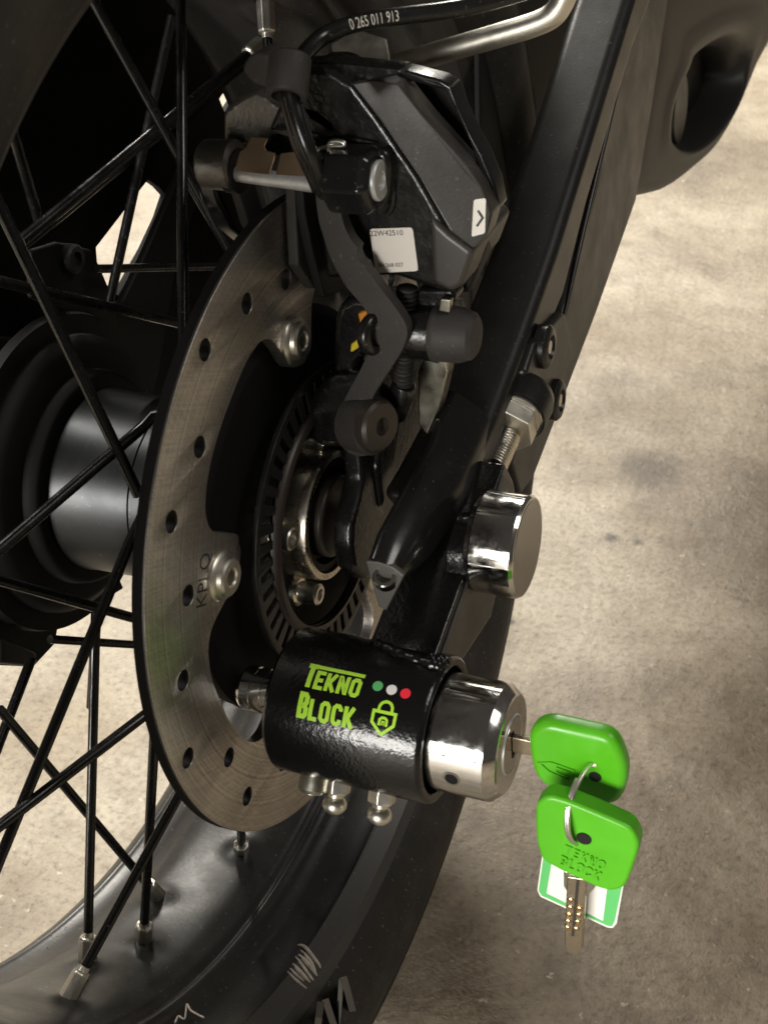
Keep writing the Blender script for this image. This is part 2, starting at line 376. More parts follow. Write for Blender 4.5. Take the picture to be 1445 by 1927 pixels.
# ================================================================ FLOOR
nrm = Vector((.08888, 0, .99604))
def floor_hit(u, v):
    d = ray(u, v); s = (-304 - nrm.dot(CAM)) / nrm.dot(d); return LEAN @ ((CAM + d * s) * S)
def floor_material():
    m = bpy.data.materials.new('worn_concrete'); m.use_nodes = True; nt = m.node_tree; N = nt.nodes; L = nt.links; b = N['Principled BSDF']
    tc = N.new('ShaderNodeTexCoord')
    def noise(s, d, r=.6, dist=0):
        n = N.new('ShaderNodeTexNoise'); n.inputs['Scale'].default_value = s; n.inputs['Detail'].default_value = d
        n.inputs['Roughness'].default_value = r; n.inputs['Distortion'].default_value = dist; L.new(tc.outputs['Object'], n.inputs['Vector']); return n
    def ramp(src, pts):
        r = N.new('ShaderNodeValToRGB'); L.new(src, r.inputs[0])
        while len(r.color_ramp.elements) < len(pts): r.color_ramp.elements.new(.5)
        for e, (p, c) in zip(r.color_ramp.elements, pts): e.position = p; e.color = (*c, 1)
        return r
    def mix(fac, a, bb, mode='MIX'):
        x = N.new('ShaderNodeMix'); x.data_type = 'RGBA'; x.blend_type = mode
        if isinstance(fac, float): x.inputs[0].default_value = fac
        else: L.new(fac, x.inputs[0])
        for i, s in ((6, a), (7, bb)):
            if isinstance(s, tuple): x.inputs[i].default_value = (*s, 1)
            else: L.new(s, x.inputs[i])
        return x.outputs[2]
    big = ramp(noise(4.2, 5, .55, .2).outputs[0], [(.28, (.17, .135, .098)), (.46, (.30, .250, .185)), (.64, (.41, .355, .275))])
    mid = ramp(noise(28, 6, .7).outputs[0], [(.34, (.76, .74, .71)), (.5, (.98, .98, .98)), (.68, (1.12, 1.12, 1.11))])
    col = mix(1.0, big.outputs[0], mid.outputs[0], 'MULTIPLY')
    fine = ramp(noise(210, 5, .75).outputs[0], [(.34, (.52, .50, .47)), (.48, (1, 1, 1)), (.66, (1.22, 1.21, 1.20))])
    col = mix(.8, col, fine.outputs[0], 'MULTIPLY')
    pale = ramp(noise(120, 4, .7).outputs[0], [(.64, (0, 0, 0)), (.70, (1, 1, 1))])
    col = mix(pale.outputs[0], col, (.56, .50, .41))
    dk = ramp(noise(95, 5, .7, .6).outputs[0], [(.27, (1, 1, 1)), (.335, (0, 0, 0))])
    col = mix(dk.outputs[0], col, (.10, .075, .05))
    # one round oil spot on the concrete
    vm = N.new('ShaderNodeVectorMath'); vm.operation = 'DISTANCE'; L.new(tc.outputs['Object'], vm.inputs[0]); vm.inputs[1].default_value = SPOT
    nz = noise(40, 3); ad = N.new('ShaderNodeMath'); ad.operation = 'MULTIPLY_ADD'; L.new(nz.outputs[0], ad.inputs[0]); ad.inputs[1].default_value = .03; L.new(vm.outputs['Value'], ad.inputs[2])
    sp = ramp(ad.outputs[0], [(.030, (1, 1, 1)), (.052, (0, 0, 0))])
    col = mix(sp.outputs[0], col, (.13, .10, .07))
    # larger patches painting shadow and stain into the floor, and a few small drips
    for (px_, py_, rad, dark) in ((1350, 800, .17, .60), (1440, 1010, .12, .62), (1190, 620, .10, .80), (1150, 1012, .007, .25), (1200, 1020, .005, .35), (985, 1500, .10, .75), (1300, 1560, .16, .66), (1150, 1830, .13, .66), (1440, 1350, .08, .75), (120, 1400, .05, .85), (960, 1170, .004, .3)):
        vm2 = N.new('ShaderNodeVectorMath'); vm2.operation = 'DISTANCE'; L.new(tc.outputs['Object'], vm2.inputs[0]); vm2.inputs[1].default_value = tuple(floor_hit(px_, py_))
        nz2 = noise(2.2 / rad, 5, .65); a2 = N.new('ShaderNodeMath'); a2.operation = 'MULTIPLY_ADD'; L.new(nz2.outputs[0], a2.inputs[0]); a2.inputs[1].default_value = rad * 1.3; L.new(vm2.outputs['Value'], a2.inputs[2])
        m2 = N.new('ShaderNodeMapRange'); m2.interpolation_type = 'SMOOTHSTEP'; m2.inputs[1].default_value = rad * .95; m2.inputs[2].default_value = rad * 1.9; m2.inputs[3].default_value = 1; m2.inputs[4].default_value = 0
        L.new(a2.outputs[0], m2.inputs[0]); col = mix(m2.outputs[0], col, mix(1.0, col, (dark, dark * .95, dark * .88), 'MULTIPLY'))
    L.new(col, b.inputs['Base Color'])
    rr = N.new('ShaderNodeMapRange'); rr.inputs[1].default_value = .3; rr.inputs[2].default_value = .7; rr.inputs[3].default_value = .38; rr.inputs[4].default_value = .65
    L.new(noise(12, 5).outputs[0], rr.inputs[0]); L.new(rr.outputs[0], b.inputs['Roughness'])
    bp = N.new('ShaderNodeBump'); bp.inputs['Distance'].default_value = .0026; bp.inputs['Strength'].default_value = .7
    L.new(noise(110, 6, .7).outputs[0], bp.inputs['Height']); L.new(bp.outputs[0], b.inputs['Normal'])
    return m
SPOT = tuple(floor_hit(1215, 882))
me = bpy.data.meshes.new('floor'); me.from_pydata([(-14, -14, 0), (14, -14, 0), (14, 14, 0), (-14, 14, 0)], [], [(0, 1, 2, 3)])
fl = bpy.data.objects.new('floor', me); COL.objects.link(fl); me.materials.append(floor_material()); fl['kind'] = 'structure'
fl['label'] = 'worn beige concrete floor with dark stains, painted-in shadow and pale flecks'

# ================================================================ MOTORCYCLE
bike = root('motorcycle', 'black motorcycle seen at its rear wheel, brake disc, caliper and swingarm', 'motorcycle', Vector((-26, 0, -304)))

# ---- rim: lathe with raised dimples round the nipples
NIP = [(125, 1885), (165, 1815), (270, 1775), (300, 1690), (455, 1600)]
def rim_mesh():
    prof = [(3.5, 223), (2, 220.4), (-1.4, 216.0), (-2.2, 214.9), (-3, 214.4), (-9.8, 210.8), (-11.5, 209.6), (-13.5, 211.3), (-20, 213), (-29, 212.5), (-34, 210), (-37, 206.6), (-40, 205.4), (-42.5, 206.6),
            (-45, 204.2), (-48.5, 202.8), (-54, 201), (-62, 200), (-72, 199.6), (-82, 200), (-90, 201), (-97, 203.5), (-102, 207), (-108, 210.5), (-114, 212), (-119, 212), (-121.5, 211.2), (-124, 212.5), (-128, 216), (-131, 221), (-131, 226)]
    pr = [(p.x, p.y) for p in spline([Vector((a, b, 0)) for a, b in prof], 4)]
    n = 720; V = []; Fc = []
    nips = [(cyl_hit(u, v, 200), u) for u, v in NIP]
    cen = [(q.x, atan2(q.z, q.y)) for q, _ in nips]
    base = -131.4
    for k in range(4, 35):      # the rest of the pattern round the wheel
        a = R_(base + 10 * k); cen.append((-64 if k % 4 == 0 else -81 if k % 4 == 1 else -70 if k % 4 == 2 else -83, a)) if k > 4 else None
    for i in range(n):
        a = 2 * pi * i / n
        near = [(cx, (a - ca + pi) % (2 * pi) - pi) for cx, ca in cen]
        near = [(cx, d * 200) for cx, d in near if abs(d) < .16]
        for x, r in pr:
            rr = r
            for cx, d in near:
                q = ((x - cx) ** 2 + d * d)
                if q < 700:
                    rr -= 3.2 * exp(-q / 42.0)
            V.append((x, rr * cos(a), rr * sin(a)))
    m = len(pr)
    for i in range(n):
        j = (i + 1) % n
        for k in range(m - 1): Fc.append((i * m + k, i * m + k + 1, j * m + k + 1, j * m + k))
    mm = M(); mm.add(V, Fc); return mm
rim = rim_mesh().done('wheel_rim', 'rim', bike, ang=70)

rim.data.materials.append(MT['lit_lip'])  # paler copy of the rim colour, paints side light onto the lip
for p_ in rim.data.polygons:
    if p_.center.x > -.0112: p_.material_index = 1
# ---- tyre
def tyre_mesh():
    half = [(1, 219), (4.5, 222.5), (5.5, 226), (9, 231), (12, 240), (13, 250), (12, 258), (10.5, 262), (11, 264), (8, 271), (3, 280), (-4, 289), (-14, 296), (-30, 301), (-47, 303), (-64, 303.5)]
    prof = half + [(-128 - x, r) for x, r in half[::-1][1:]]
    n = 540; V = []; Fc = []; m = len(prof)
    for i in range(n):
        a = 2 * pi * i / n
        g = 1.0 if (i % 9) < 4 else 0.0
        for x, r in prof:
            rr = r; xx = x
            if r > 268: 
                k = min(1, (r - 266) / 8); rr = r - (7 * g * k if abs(x + 64) > 22 else 0); xx = x - (6.0 * g * k * (1 if x > -64 else -1) if abs(x + 64) > 22 else 0)
            V.append((xx, rr * cos(a), rr * sin(a)))
    for i in range(n):
        j = (i + 1) % n
        for k in range(m - 1): Fc.append((i * m + k, i * m + k + 1, j * m + k + 1, j * m + k))
    mm = M(); mm.add(V, Fc); return mm
tyre = tyre_mesh().done('tyre', 'tyre', bike, ang=42)
# raised lettering on the sidewall: a big M with the next letter running out of the picture
def side_fn(a0, r0):
    def fn(a, b, h):
        r = r0 + b
        T_ = [(226, 5.5), (231, 9), (240, 12), (250, 13), (258, 12), (262, 10.5)]; x = 5.5
        for (ra, xa), (rb, xb_) in zip(T_, T_[1:]):
            if ra <= r <= rb: x = xa + (xb_ - xa) * (r - ra) / (rb - ra)
        x += h + .1
        an = a0 + a / r0
        return (x, r * cos(an), r * sin(an))
    return fn
def side_pick(u, v, lift=.5):
    x = 12.0
    for _ in range(5):
        p = PX(u, v, x); r = hypot(p.y, p.z)
        T_ = [(219, 1), (226, 5.5), (231, 9), (240, 12), (250, 13), (258, 12), (262, 10.5), (271, 8), (280, 3)]
        for (ra, xa), (rb, xb_) in zip(T_, T_[1:]):
            if ra <= r <= rb: x = xa + (xb_ - xa) * (r - ra) / (rb - ra) + lift
    return PX(u, v, x)
for ln in ([(646, 1838), (655, 1868), (664, 1904)], [(642, 1842), (640, 1880), (637, 1915), (634, 1950)], [(612, 1880), (622, 1910), (634, 1948)], [(604, 1885), (600, 1915), (596, 1950)]):
    V2, F2 = stroke(ln, 13 if ln[0][0] != 642 else 9)
    mm = M(); n_ = len(V2); tp_ = [side_pick(p.x, p.y, .25) for p in V2]; bt_ = [side_pick(p.x, p.y, -.3) for p in V2]; h_ = n_ // 2
    idx = list(range(h_)) + list(range(n_ - 1, h_ - 1, -1)); m_ = len(idx)
    mm.frust([tp_[i] for i in idx], [bt_[i] for i in idx]); mm.done('raised_lettering', 'tyretext', tyre, ang=30)
# faint band of small moulded lettering on the forward sidewall
q = PX(985, 150, 12)

# ---- scuffs on the near flange
def scuff(px, parent=rim, w=1.4, x=-3, lift=.35, mname='scuff'):
    mm = M()
    for line in px:
        pts = []
        for u, v in line:
            p = cyl_hit(u, v, 212.6); pts.append(Vector((p.x, p.y * (212.6 - lift) / 212.6, p.z * (212.6 - lift) / 212.6)))
        mm.tube(spline(pts, 4), [w * .5 * (.5 + random.random()) for _ in range(len(spline(pts, 4)))], 6)
    return mm.done('scuff_mark', mname, parent)
def flange_r(x):
    T = [(-11.5, 209.6), (-9.8, 210.8), (-3, 214.4), (-2.2, 214.9), (2, 220.4)]
    if x <= T[0][0]: return T[0][1]
    for (a, ra), (b, rb) in zip(T, T[1:]):
        if x <= b: return ra + (rb - ra) * (x - a) / (b - a)
    return 218
def flange_pt(u, v, lift=.3):
    r = 212
    for _ in range(6):
        p = cyl_hit(u, v, r); r = flange_r(p.x) - lift
    return cyl_hit(u, v, r)
mm = M()
for line in ([(560, 1778), (574, 1782), (598, 1812), (603, 1822)], [(556, 1800), (566, 1812), (584, 1838), (590, 1845)], [(562, 1796), (578, 1812), (597, 1836)], [(541, 1828), (556, 1843), (577, 1860)], [(551, 1813), (566, 1830), (584, 1849)], [(566, 1788), (584, 1808), (594, 1828)], [(546, 1822), (560, 1836), (572, 1846)]):
    pts = spline([flange_pt(u, v) for u, v in line], 5)
    WW_ = random.uniform(.45, 1.15)
    mm.tube(pts, [.15 + WW_ * sin(pi * (i + .5) / len(pts)) for i in range(len(pts))], 6)
mm.done('scuff_mark', 'scuff', rim, label='pale bright scuff on the near rim edge')
mm = M()
def surf_pt(u, v, r=208): return cyl_hit(u, v, r)
for line in ([(330, 1925), (336, 1912), (348, 1917), (352, 1890), (360, 1902), (384, 1915)], ):
    pts = [surf_pt(u, v, 206.6) for u, v in line]; mm.tube(spline(pts, 4), .42, 6)
mm.done('scuff_mark', 'scuff', rim, label='thin white squiggle scratched on the rim')
mm = M()
for _ in range(16):
    u = random.uniform(60, 130); v = 1750 - (u - 97) * .9 + random.uniform(-6, 14) + 18
    p = cyl_hit(u, v, 212.5); d = Vector((random.uniform(-1, 1), random.uniform(-1, 1), random.uniform(-1, 1))) * 1.4
    mm.tube([p - d, p + d], .14, 5)
mm.done('scuff_mark', 'scuff', rim, label='fine scratches on the far rim edge')

# ---- spokes (rim end, hub end as picks) + nipples
def spoke(u1, v1, x1, u2, v2, x2, nip=None, r=2.0, wear=False, bend=None, far=False):
    a = PX(u1, v1, x1); b = PX(u2, v2, x2)
    if nip: a = cyl_hit(nip[0], nip[1], 200)
    path = [a + (b - a) * t for t in [i / 10 for i in range(11)]]
    if bend: path += [path[-1] + Vector(q) for q in bend]
    o = M().tube(path, r, 14).done('spoke', 'spoke', bike)
    if nip:
        d = (b - a).normalized(); mm = M()
        mm.lathe(a - d * 3, d, [(0, 4.1), (14.5, 3.8), (15.4, 3.3), (15.4, 2.4), (17.5, 2.2)], 8)
        mm.done('nipple', 'zinc', o, bevel=.25, seg=2)
        M().lathe(a - d * 3.3, d, [(0, 5.0), (2.6, 5.0), (3.1, 4.3)], 24).done('nipple_seat', 'dark', o)
    return o
spoke(0, 0, 0, 398, 1385, -38, nip=(125, 1885))
spoke(0, 0, 0, 181, 1150, -86, nip=(165, 1815))
spoke(0, 0, 0, 300, 1220, -36, nip=(270, 1775))
spoke(0, 0, 0, 0, 1335, -100, nip=(300, 1690))
spoke(0, 0, 0, 452, 1500, -30, nip=(455, 1600))
spoke(-60, 1600, -62, 300, 1325, -34)
spoke(-40, 1715, -62, 245, 1020, -40, bend=[(4, 6, 9), (12, 8, 12)])
spoke(-60, 1085, -62, 270, 803, -38, bend=[(3, 3, 3), (10, 5, 4), (16, 6, 4)])
spoke(-40, 305, -68, 262, 932, -36)
spoke(-60, 1075, -84, 270, 1168, -70)
spoke(95, 1203, -90, 300, 1216, -80, r=1.7)
spoke(340, -40, -70, 346, 660, -34)
spoke(165, -20, -80, 440, 480, -46)
spoke(0, 0, 0, 40, 455, -100, nip=(495, 80), r=2.3)
spoke(35, 470, -112, 480, 105, -84, r=2.0)
spoke(112, -20, -78, -8, 300, -60)
spoke(325, 30, -86, 205, 575, -106)
spoke(180, 506, -112, 470, 500, -95, r=1.8)
spoke(-40, 520, -90, 352, 612, -78)
spoke(345, 320, -60, 455, 510, -44)
spoke(12, 205, -90, 78, 430, -106)
spoke(0, 0, 0, 506, 130, -58, nip=(500, 5))
spoke(183, 1150, -84, 172, 1330, -92)
for u1, v1, x1, u2, v2, x2 in ((60, 1240, -104, -40, 1500, -98),): spoke(u1, v1, x1, u2, v2, x2)

# ---- hub
mm = M(); mm.lathe((0, 0, 0), XA, [(-100, 14), (-100, 37), (-95.4, 37.2), (-93, 36.7), (-62, 36.3), (-61.6, 35.8), (-61.2, 36.3), (-34, 36.8), (-33, 38), (-32.5, 46), (-31, 48), (-29, 48), (-28, 46), (-12, 40), (-12, 12)], 160)
hubo = mm.done('hub', 'hub', bike, ang=35)
M().lathe((0, 0, 0), XA, [(-118, 14), (-118, 56), (-114, 58), (-108, 57), (-105, 52), (-103, 44), (-98, 43), (-97, 41), (-97, 30)], 128).done('hub_flange', 'dark', hubo, ang=60)
mm = M(); mm.lathe((0, 0, 0), XA, [(-20, 30), (-20, 76), (-8, 78), (-6, 74), (-6, 30)], 96)
mm.done('disc_carrier', 'black', bike, bevel=1)
mm = M(); mm.lathe((0, 0, 0), XA, [(-116, 20), (-118, 64), (-116, 66), (-112, 65), (-109, 20)], 96)
mm.done('sprocket_carrier', 'dark', bike, ang=30)
# ---- far-side dark structure behind the spokes
far = [(-160, -120), (720, -120), (740, 420), (600, 720), (430, 820), (300, 800), (230, 720), (130, 700), (-160, 720)]
win = [(182, 466), (280, 338), (300, 352), (314, 368), (300, 410), (272, 470), (224, 556), (186, 520)]
w2 = [(4, 178), (20, 160), (26, 200), (14, 222), (0, 230)]
w3 = [(414, 186), (432, 158), (446, 178), (424, 212)]
w4 = [(494, 158), (548, 150), (556, 205), (500, 205)]
def yz(px, x): return [(PX(u, v, x).y, PX(u, v, x).z) for u, v in px]
curve_plate('rear_mudguard', [yz(far, -150), yz(win, -150), yz(w2, -150), yz(w3, -150), yz(w4, -150)], -154, -150, 'black', bike, .5)
fs = [(-160, 610), (60, 640), (232, 566), (276, 474), (320, 372), (350, 300), (395, 300), (330, 520), (300, 700), (215, 1060), (236, 1108), (160, 1152), (112, 1180), (106, 1213), (66, 1256), (-160, 1245)]
mm = M(); mm.prism(outX(fs, -128), (-4, 0, 0)); mm.done('far_swingarm', 'dark', bike, bevel=1.5)
# forward silencer / frame bits glimpsed as dark browns between the spokes
mm = M(); mm.prism(outX([(0, 1195), (75, 1230), (62, 1256), (0, 1250)], -112), (-14, 0, 0)); mm.done('axle_adjuster_block', 'plastic', bike, bevel=2)
mm = M(); mm.lathe(PX(135, 487, -118), XA, [(-8, 6), (2, 6), (3, 5), (3, 3), (1, 3), (1, 0)], 32); mm.done('frame_bolt', 'plastic', bike)
mm = M(); mm.prism(outX([(60, 470), (110, 455), (175, 470), (190, 500), (215, 560), (225, 640), (60, 560)], -119), (-3, 0, 0)); mm.done('chain_guard', 'dark', bike, bevel=2)

# ---- brake disc
def disc_loops():
    outer = [(120 * cos(2 * pi * i / 360), 120 * sin(2 * pi * i / 360)) for i in range(360)]
    # inner contour over one 72 degree period, angles relative to a tab
    per = [(-29, 88.3), (-24, 88.3), (-20, 87.8), (-16, 86.5), (-12.5, 83), (-9.8, 76), (-7.4, 68.5), (-4.5, 64.2), (0, 62.2), (3.5, 61.8), (5.6, 63.2), (8.4, 64.6), (9.6, 72), (10.4, 80), (12.5, 85), (16, 88), (21, 89.4), (27, 89.6), (34, 89), (40, 88.3)]
    inner = []
    for k in range(5):
        for da, r in per:
            a = R_(90.5 + 72 * k - da); inner.append((a, r))
    inner.sort()
    pts = spline([Vector((r * cos(a), r * sin(a), 0)) for a, r in inner], 4, True)
    loops = [outer, [(p.x, p.y) for p in pts]]
    rs = [95.5, 103, 112.2, 98.5, 107.5]
    for k in range(25):
        a = R_(91 + 14.4 * k + (1.4 if k % 5 in (1, 2, 3) else .4)); r = rs[k % 5]
        loops.append(arc_pts(r * cos(a), r * sin(a), 3.5, 28))
    for k in range(5):
        a = R_(89.6 + 72 * k); loops.append(arc_pts(70.3 * cos(a), 70.3 * sin(a), 4, 20))
    return loops
disc = curve_plate('brake_disc', disc_loops(), -4.6, 0, MT['disc'], bike, .2)
disc.data.materials.append(MT['dark'])
for p_ in disc.data.polygons:
    c0 = p_.center; rr_ = hypot(c0.y, c0.z) / S
    if abs(p_.normal.x) < .3 and 91 < rr_ < 117: p_.material_index = 1  # hole walls coloured dark to paint the shade inside the holes
M().lathe((0, 0, 0), XA, [(-4.4, 119.4), (-4.4, 120.15), (-.9, 120.15), (-.9, 119.4)], 256, closed=True).done('disc_rim_edge', 'dark', disc, ang=30)
for k in range(5):
    a = R_(89.2 + 72.3 * k); c = Vector((0, 70.2 * cos(a), 70.2 * sin(a)))
    if k == 1: c = PX(427, 1085, 2.5); c.x = 0
    if k == 0: c = PX(562, 641, 2.5); c.x = 0
    mm = M(); mm.lathe(c, XA, [(-6, 4), (0, 8.6), (1.3, 8.7), (2.0, 8.2), (2.5, 6.8), (4.0, 6.5), (4.6, 5.7), (4.6, 3.4), (3.9, 3.0), (3.9, 0)], 48)
    b = mm.done('disc_bolt', 'zinc', disc, ang=35)
    star = []
    for i in range(12): 
        rr = 2.9 if i % 2 == 0 else 2.1; star.append(c + Vector((4.05, rr * cos(i * pi / 6), rr * sin(i * pi / 6))))
    M().prism(star, (-1.0, 0, 0)).done('star_socket', 'zincdark', b)
def disc_text(txt, size, u, v, du, dv, m, flip=1):
    c = PX(u, v, 0); e = (PX(u + du, v + dv, 0) - c).normalized(); n2 = XA.cross(e)
    V, Fc = text_mesh(txt, size)
    return relief('stamped_marking', [(V, Fc)], lambda a, b, h: c + e * a * .80 + n2 * b + XA * (h - .04), m, disc, .07, 0)
disc_text('KPLQ', 9.2, 384, 1092, 4, -46, 'ink')
disc_text('STM', 5.5, 524, 632, 5, 40, 'scuff')

# ---- ABS ring
slots = []
for k in range(48):
    a = 2 * pi * k / 48; s = []
    for da, r in ((-.034, 45.5), (-.034, 55), (.034, 55), (.034, 45.5)): s.append((r * cos(a + da * 46 / r), r * sin(a + da * 46 / r)))
    slots.append(s)
absr = curve_plate('abs_sensor_ring', [arc_pts(0, 0, 58, 180), arc_pts(0, 0, 42.4, 128)] + slots, 1.8, 3.8, 'arm', bike, .25)
mm = M(); mm.lathe((0, 0, 0), XA, [(3, 42.6), (3, 46), (4.6, 45.6), (5.4, 44.5), (5.6, 42.6), (3, 42.6)], 128, closed=True); mm.done('ring_hub', 'brownring', absr, ang=50)
# ---- axle clamp / bearing retainer
mm = M(); mm.lathe((0, 0, 0), XA, [(-14, 32.5), (-9.6, 32), (-8.8, 30), (-8.0, 27.5), (-6.0, 25.5), (4.6, 25.2), (5.8, 24.7), (6, 24.2), (6, 22.3), (5, 22), (-14, 21.5)], 128, closed=True)
cl = mm.done('bearing_retainer', 'clamp', bike, ang=35)
mm = M(); mm.lathe((0, 0, 0), XA, [(-12, 21.8), (4.6, 21.8), (4.6, 19), (1, 17.5), (1, 8)], 96); mm.done('bearing_seal', 'dark', bike, ang=35)
mm = M(); mm.lathe((0, 0, 0), XA, [(-12, 16), (7, 16), (8, 15), (8, 0)], 64); mm.done('axle_nut', 'brownring', bike, bevel=.4)
for (u, v) in ((545, 1014), (596, 1118)):
    c = PX(u, v, 3); c.x = -8
    mm = M(); mm.lathe(c, XA, [(-4, 6.2), (4, 5.8), (4.6, 5)], 32); mm.done('retainer_ear', 'clamp', cl)
    socket_screw(cl, 'retainer_bolt', c + XA * 4, XA, 4.2, 8.5, 'zinc', .55)

# ---- caliper carrier (bracket) between hub and caliper
xb = 22
lower = [(690, 800), (724, 790), (722, 850), (712, 900), (712, 940), (727, 965), (716, 1020), (706, 1062), (706, 1088), (690, 1092), (668, 1072), (662, 1030), (664, 985), (676, 940), (684, 900), (680, 850)]
mm = M(); mm.prism(outX(lower, xb), (-8, 0, 0)); brk = mm.done('caliper_bracket', 'cast', bike, bevel=2.2)
mm = M(); mm.prism(outX([(690, 540), (790, 540), (870, 560), (900, 640), (880, 760), (830, 870), (770, 980), (726, 1030), (700, 1060), (690, 900), (690, 700)], 15), (-7, 0, 0)); mm.done('bracket_web', 'cast', brk, bevel=.8)
upper = [(628, 600), (636, 573), (662, 560), (700, 565), (716, 600), (700, 650), (668, 690), (668, 720), (626, 720), (624, 660)]
mm = M(); mm.prism(outY(upper, 2), (0, 12, 0)); mm.done('bracket_ear', 'cast', brk, bevel=3)
shoulder = [(612, 712), (690, 706), (714, 760), (708, 850), (600, 846), (568, 820), (568, 775), (590, 738)]
mm = M(); mm.prism(outY(shoulder, -4), (0, 16, 0)); mm.done('bracket_boss', 'cast', brk, bevel=5, seg=4)
mm = M(); mm.prism(outY([(530, 838), (580, 825), (612, 838), (600, 868), (545, 880)], 4), (0, 8, 0)); mm.done('bracket_tab', 'clamp', brk, bevel=1)
mm = M(); mm.prism(outX([(722, 700), (744, 690), (770, 720), (755, 800), (740, 900), (722, 960), (712, 880), (724, 800)], 24), (-9, 0, 0)); mm.done('bracket_strut', 'cast', brk, bevel=2)
# paint marks
mm = M(); mm.prism(outY([(672, 590), (690, 585), (690, 616), (680, 622), (676, 606)], -1), (0, 3, 0)); mm.done('paint_mark', 'orange', brk, bevel=.8, label='orange paint mark')
mm = M(); mm.prism(outY([(660, 648), (672, 640), (674, 628), (679, 640), (675, 655), (664, 662), (658, 664)], -1), (0, 3, 0)); mm.done('paint_mark', 'yellow', brk, bevel=.8, label='yellow paint mark')
mm = M(); mm.prism(outY([(678, 645), (694, 645), (692, 656), (680, 662)], 1), (0, 3, 0)); mm.done('rubber_boot', 'rubber', brk, bevel=.8)

# ---- rubber hose guide
xg = None
gl = [(600, 346), (600, 400), (612, 446), (628, 490), (655, 538), (682, 570), (699, 598), (704, 632), (694, 664), (674, 705), (651, 748), (637, 790), (640, 828), (660, 850), (688, 856), (712, 844), (722, 815), (718, 784), (704, 764), (706, 742), (728, 706), (748, 675), (765, 644), (769, 618), (760, 596), (742, 570), (722, 544), (704, 520), (694, 508), (690, 498), (680, 490), (674, 474), (676, 464), (664, 450), (650, 420), (643, 388), (646, 374), (643, 352)]
mm = M(); mm.prism(outY([(u - 3, v + 3) for u, v in gl], -7, 3), (0, 5, 0)); guide = mm.done('hose_guide', 'rubber', bike, bevel=2.2, seg=4)
for c, d in ():
    p = PY(*c, -7); mm = M(); mm.box(p, 4.5, 8, 4.5, Matrix.Rotation(.6, 3, 'Y')); mm.done('guide_nub', 'rubber', guide, bevel=1)
c = PY(700, 800, -6)
M().lathe(c, Vector((1, -.35, .1)), [(-8, 10.5), (1.5, 10.5), (2.6, 9.6), (2.6, 8.2)], 40).done('guide_boss', 'rubber', guide, ang=35)
c = PY(708, 800, -9)
mm = M(); mm.lathe(c, Vector((1, -.35, .1)), [(-2, 9.0), (1.6, 9.0), (2.8, 8.0), (3.0, 3.2), (0.5, 3.0), (.5, 0)], 40); mm.done('guide_bolt', 'brownring', guide, ang=35)
c = PY(702, 628, -7)
M().lathe(c, Vector((1, -.2, 0)), [(-2, 4), (-2, 6.4), (-1, 7.2), (1.2, 7.2), (2, 6), (2, 4)], 32, closed=True).done('grommet', 'hose', guide, ang=60)

# ---- caliper
cal_main = None
def cal_body():
    """faceted outer half; front face on y=5, receding rings behind it"""
    mm = M()
    Fp = [(575, 232), (556, 196), (566, 128), (612, 128), (664, 158), (716, 228), (786, 330), (846, 436), (892, 468), (868, 545), (848, 556), (800, 540), (742, 520), (612, 526), (600, 440), (602, 392), (640, 400), (628, 262)]
    front = [PY(u, v, 5) for u, v in Fp]; back = [p + Vector((0, 22, 0)) for p in front]
    mm.frust(front, back)
    return mm
cal = cal_body().done('brake_caliper', 'cast', bike, bevel=2.4, seg=4)
# lit rib that runs down the outer edge
ribF = [(660, 156), (716, 228), (786, 330), (846, 436), (893, 470), (914, 448), (926, 404), (906, 352), (880, 312), (800, 222), (748, 156), (700, 150)]
def ring(px, ys): return [PY(u, v, y) for (u, v), y in zip(px, ys)]
ribA = ring(ribF, [4, 4, 4, 4, 4, 13, 16, 18, 18, 18, 18, 12])
ribB = [p + Vector((-1, 13, -1)) for p in ribA]
M().frust(ribA, ribB).done('caliper_rib', 'satin', cal, bevel=2.2, seg=4)
# outer wall beyond the dark pocket
wall = [(742, 134), (760, 132), (828, 150), (848, 162), (862, 200), (884, 248), (908, 292), (930, 346), (940, 392), (928, 404), (908, 350), (896, 344), (898, 318), (888, 280), (856, 210), (836, 170), (760, 150)]
M().prism([PY(u, v, 26) for u, v in wall], (0, 9, 0)).done('caliper_outer_wall', 'enamel', cal, bevel=1.0, seg=3)
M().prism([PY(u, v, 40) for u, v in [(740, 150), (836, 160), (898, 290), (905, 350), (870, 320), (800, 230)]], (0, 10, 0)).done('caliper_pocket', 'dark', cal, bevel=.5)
# top ledge
M().prism([PY(u, v, 10) for u, v in [(560, 118), (620, 116), (755, 130), (756, 140), (700, 152), (664, 160), (600, 140), (560, 134)]], (0, 9, 0)).done('caliper_top_ledge', 'cast', cal, bevel=1.5)
# lower nose with side facet
M().frust([PY(u, v, 3.5) for u, v in [(806, 402), (846, 440), (892, 474), (868, 540), (848, 552), (812, 534)]], [PY(u, v, 3.5) + Vector((0, 40, 0)) for u, v in [(806, 402), (846, 440), (892, 474), (868, 540), (848, 552), (812, 534)]]).done('caliper_nose', 'satin', cal, bevel=2.5, seg=4)
M().frust([PY(u, v, 20) for u, v in [(880, 466), (922, 442), (914, 470), (886, 545), (862, 552)]], [PY(u, v, 34) for u, v in [(876, 460), (930, 420), (925, 470), (890, 548), (862, 552)]]).done('caliper_side', 'dark', cal, bevel=1.5)
# raised bead following the pin boss
bead = [PY(u, v, 4.6) for u, v in [(628, 264), (656, 262), (700, 270), (724, 282), (736, 310), (740, 345), (738, 385), (728, 402)]]
M().tube(spline(bead, 5), 1.1, 8).done('cast_bead', 'cast', cal)
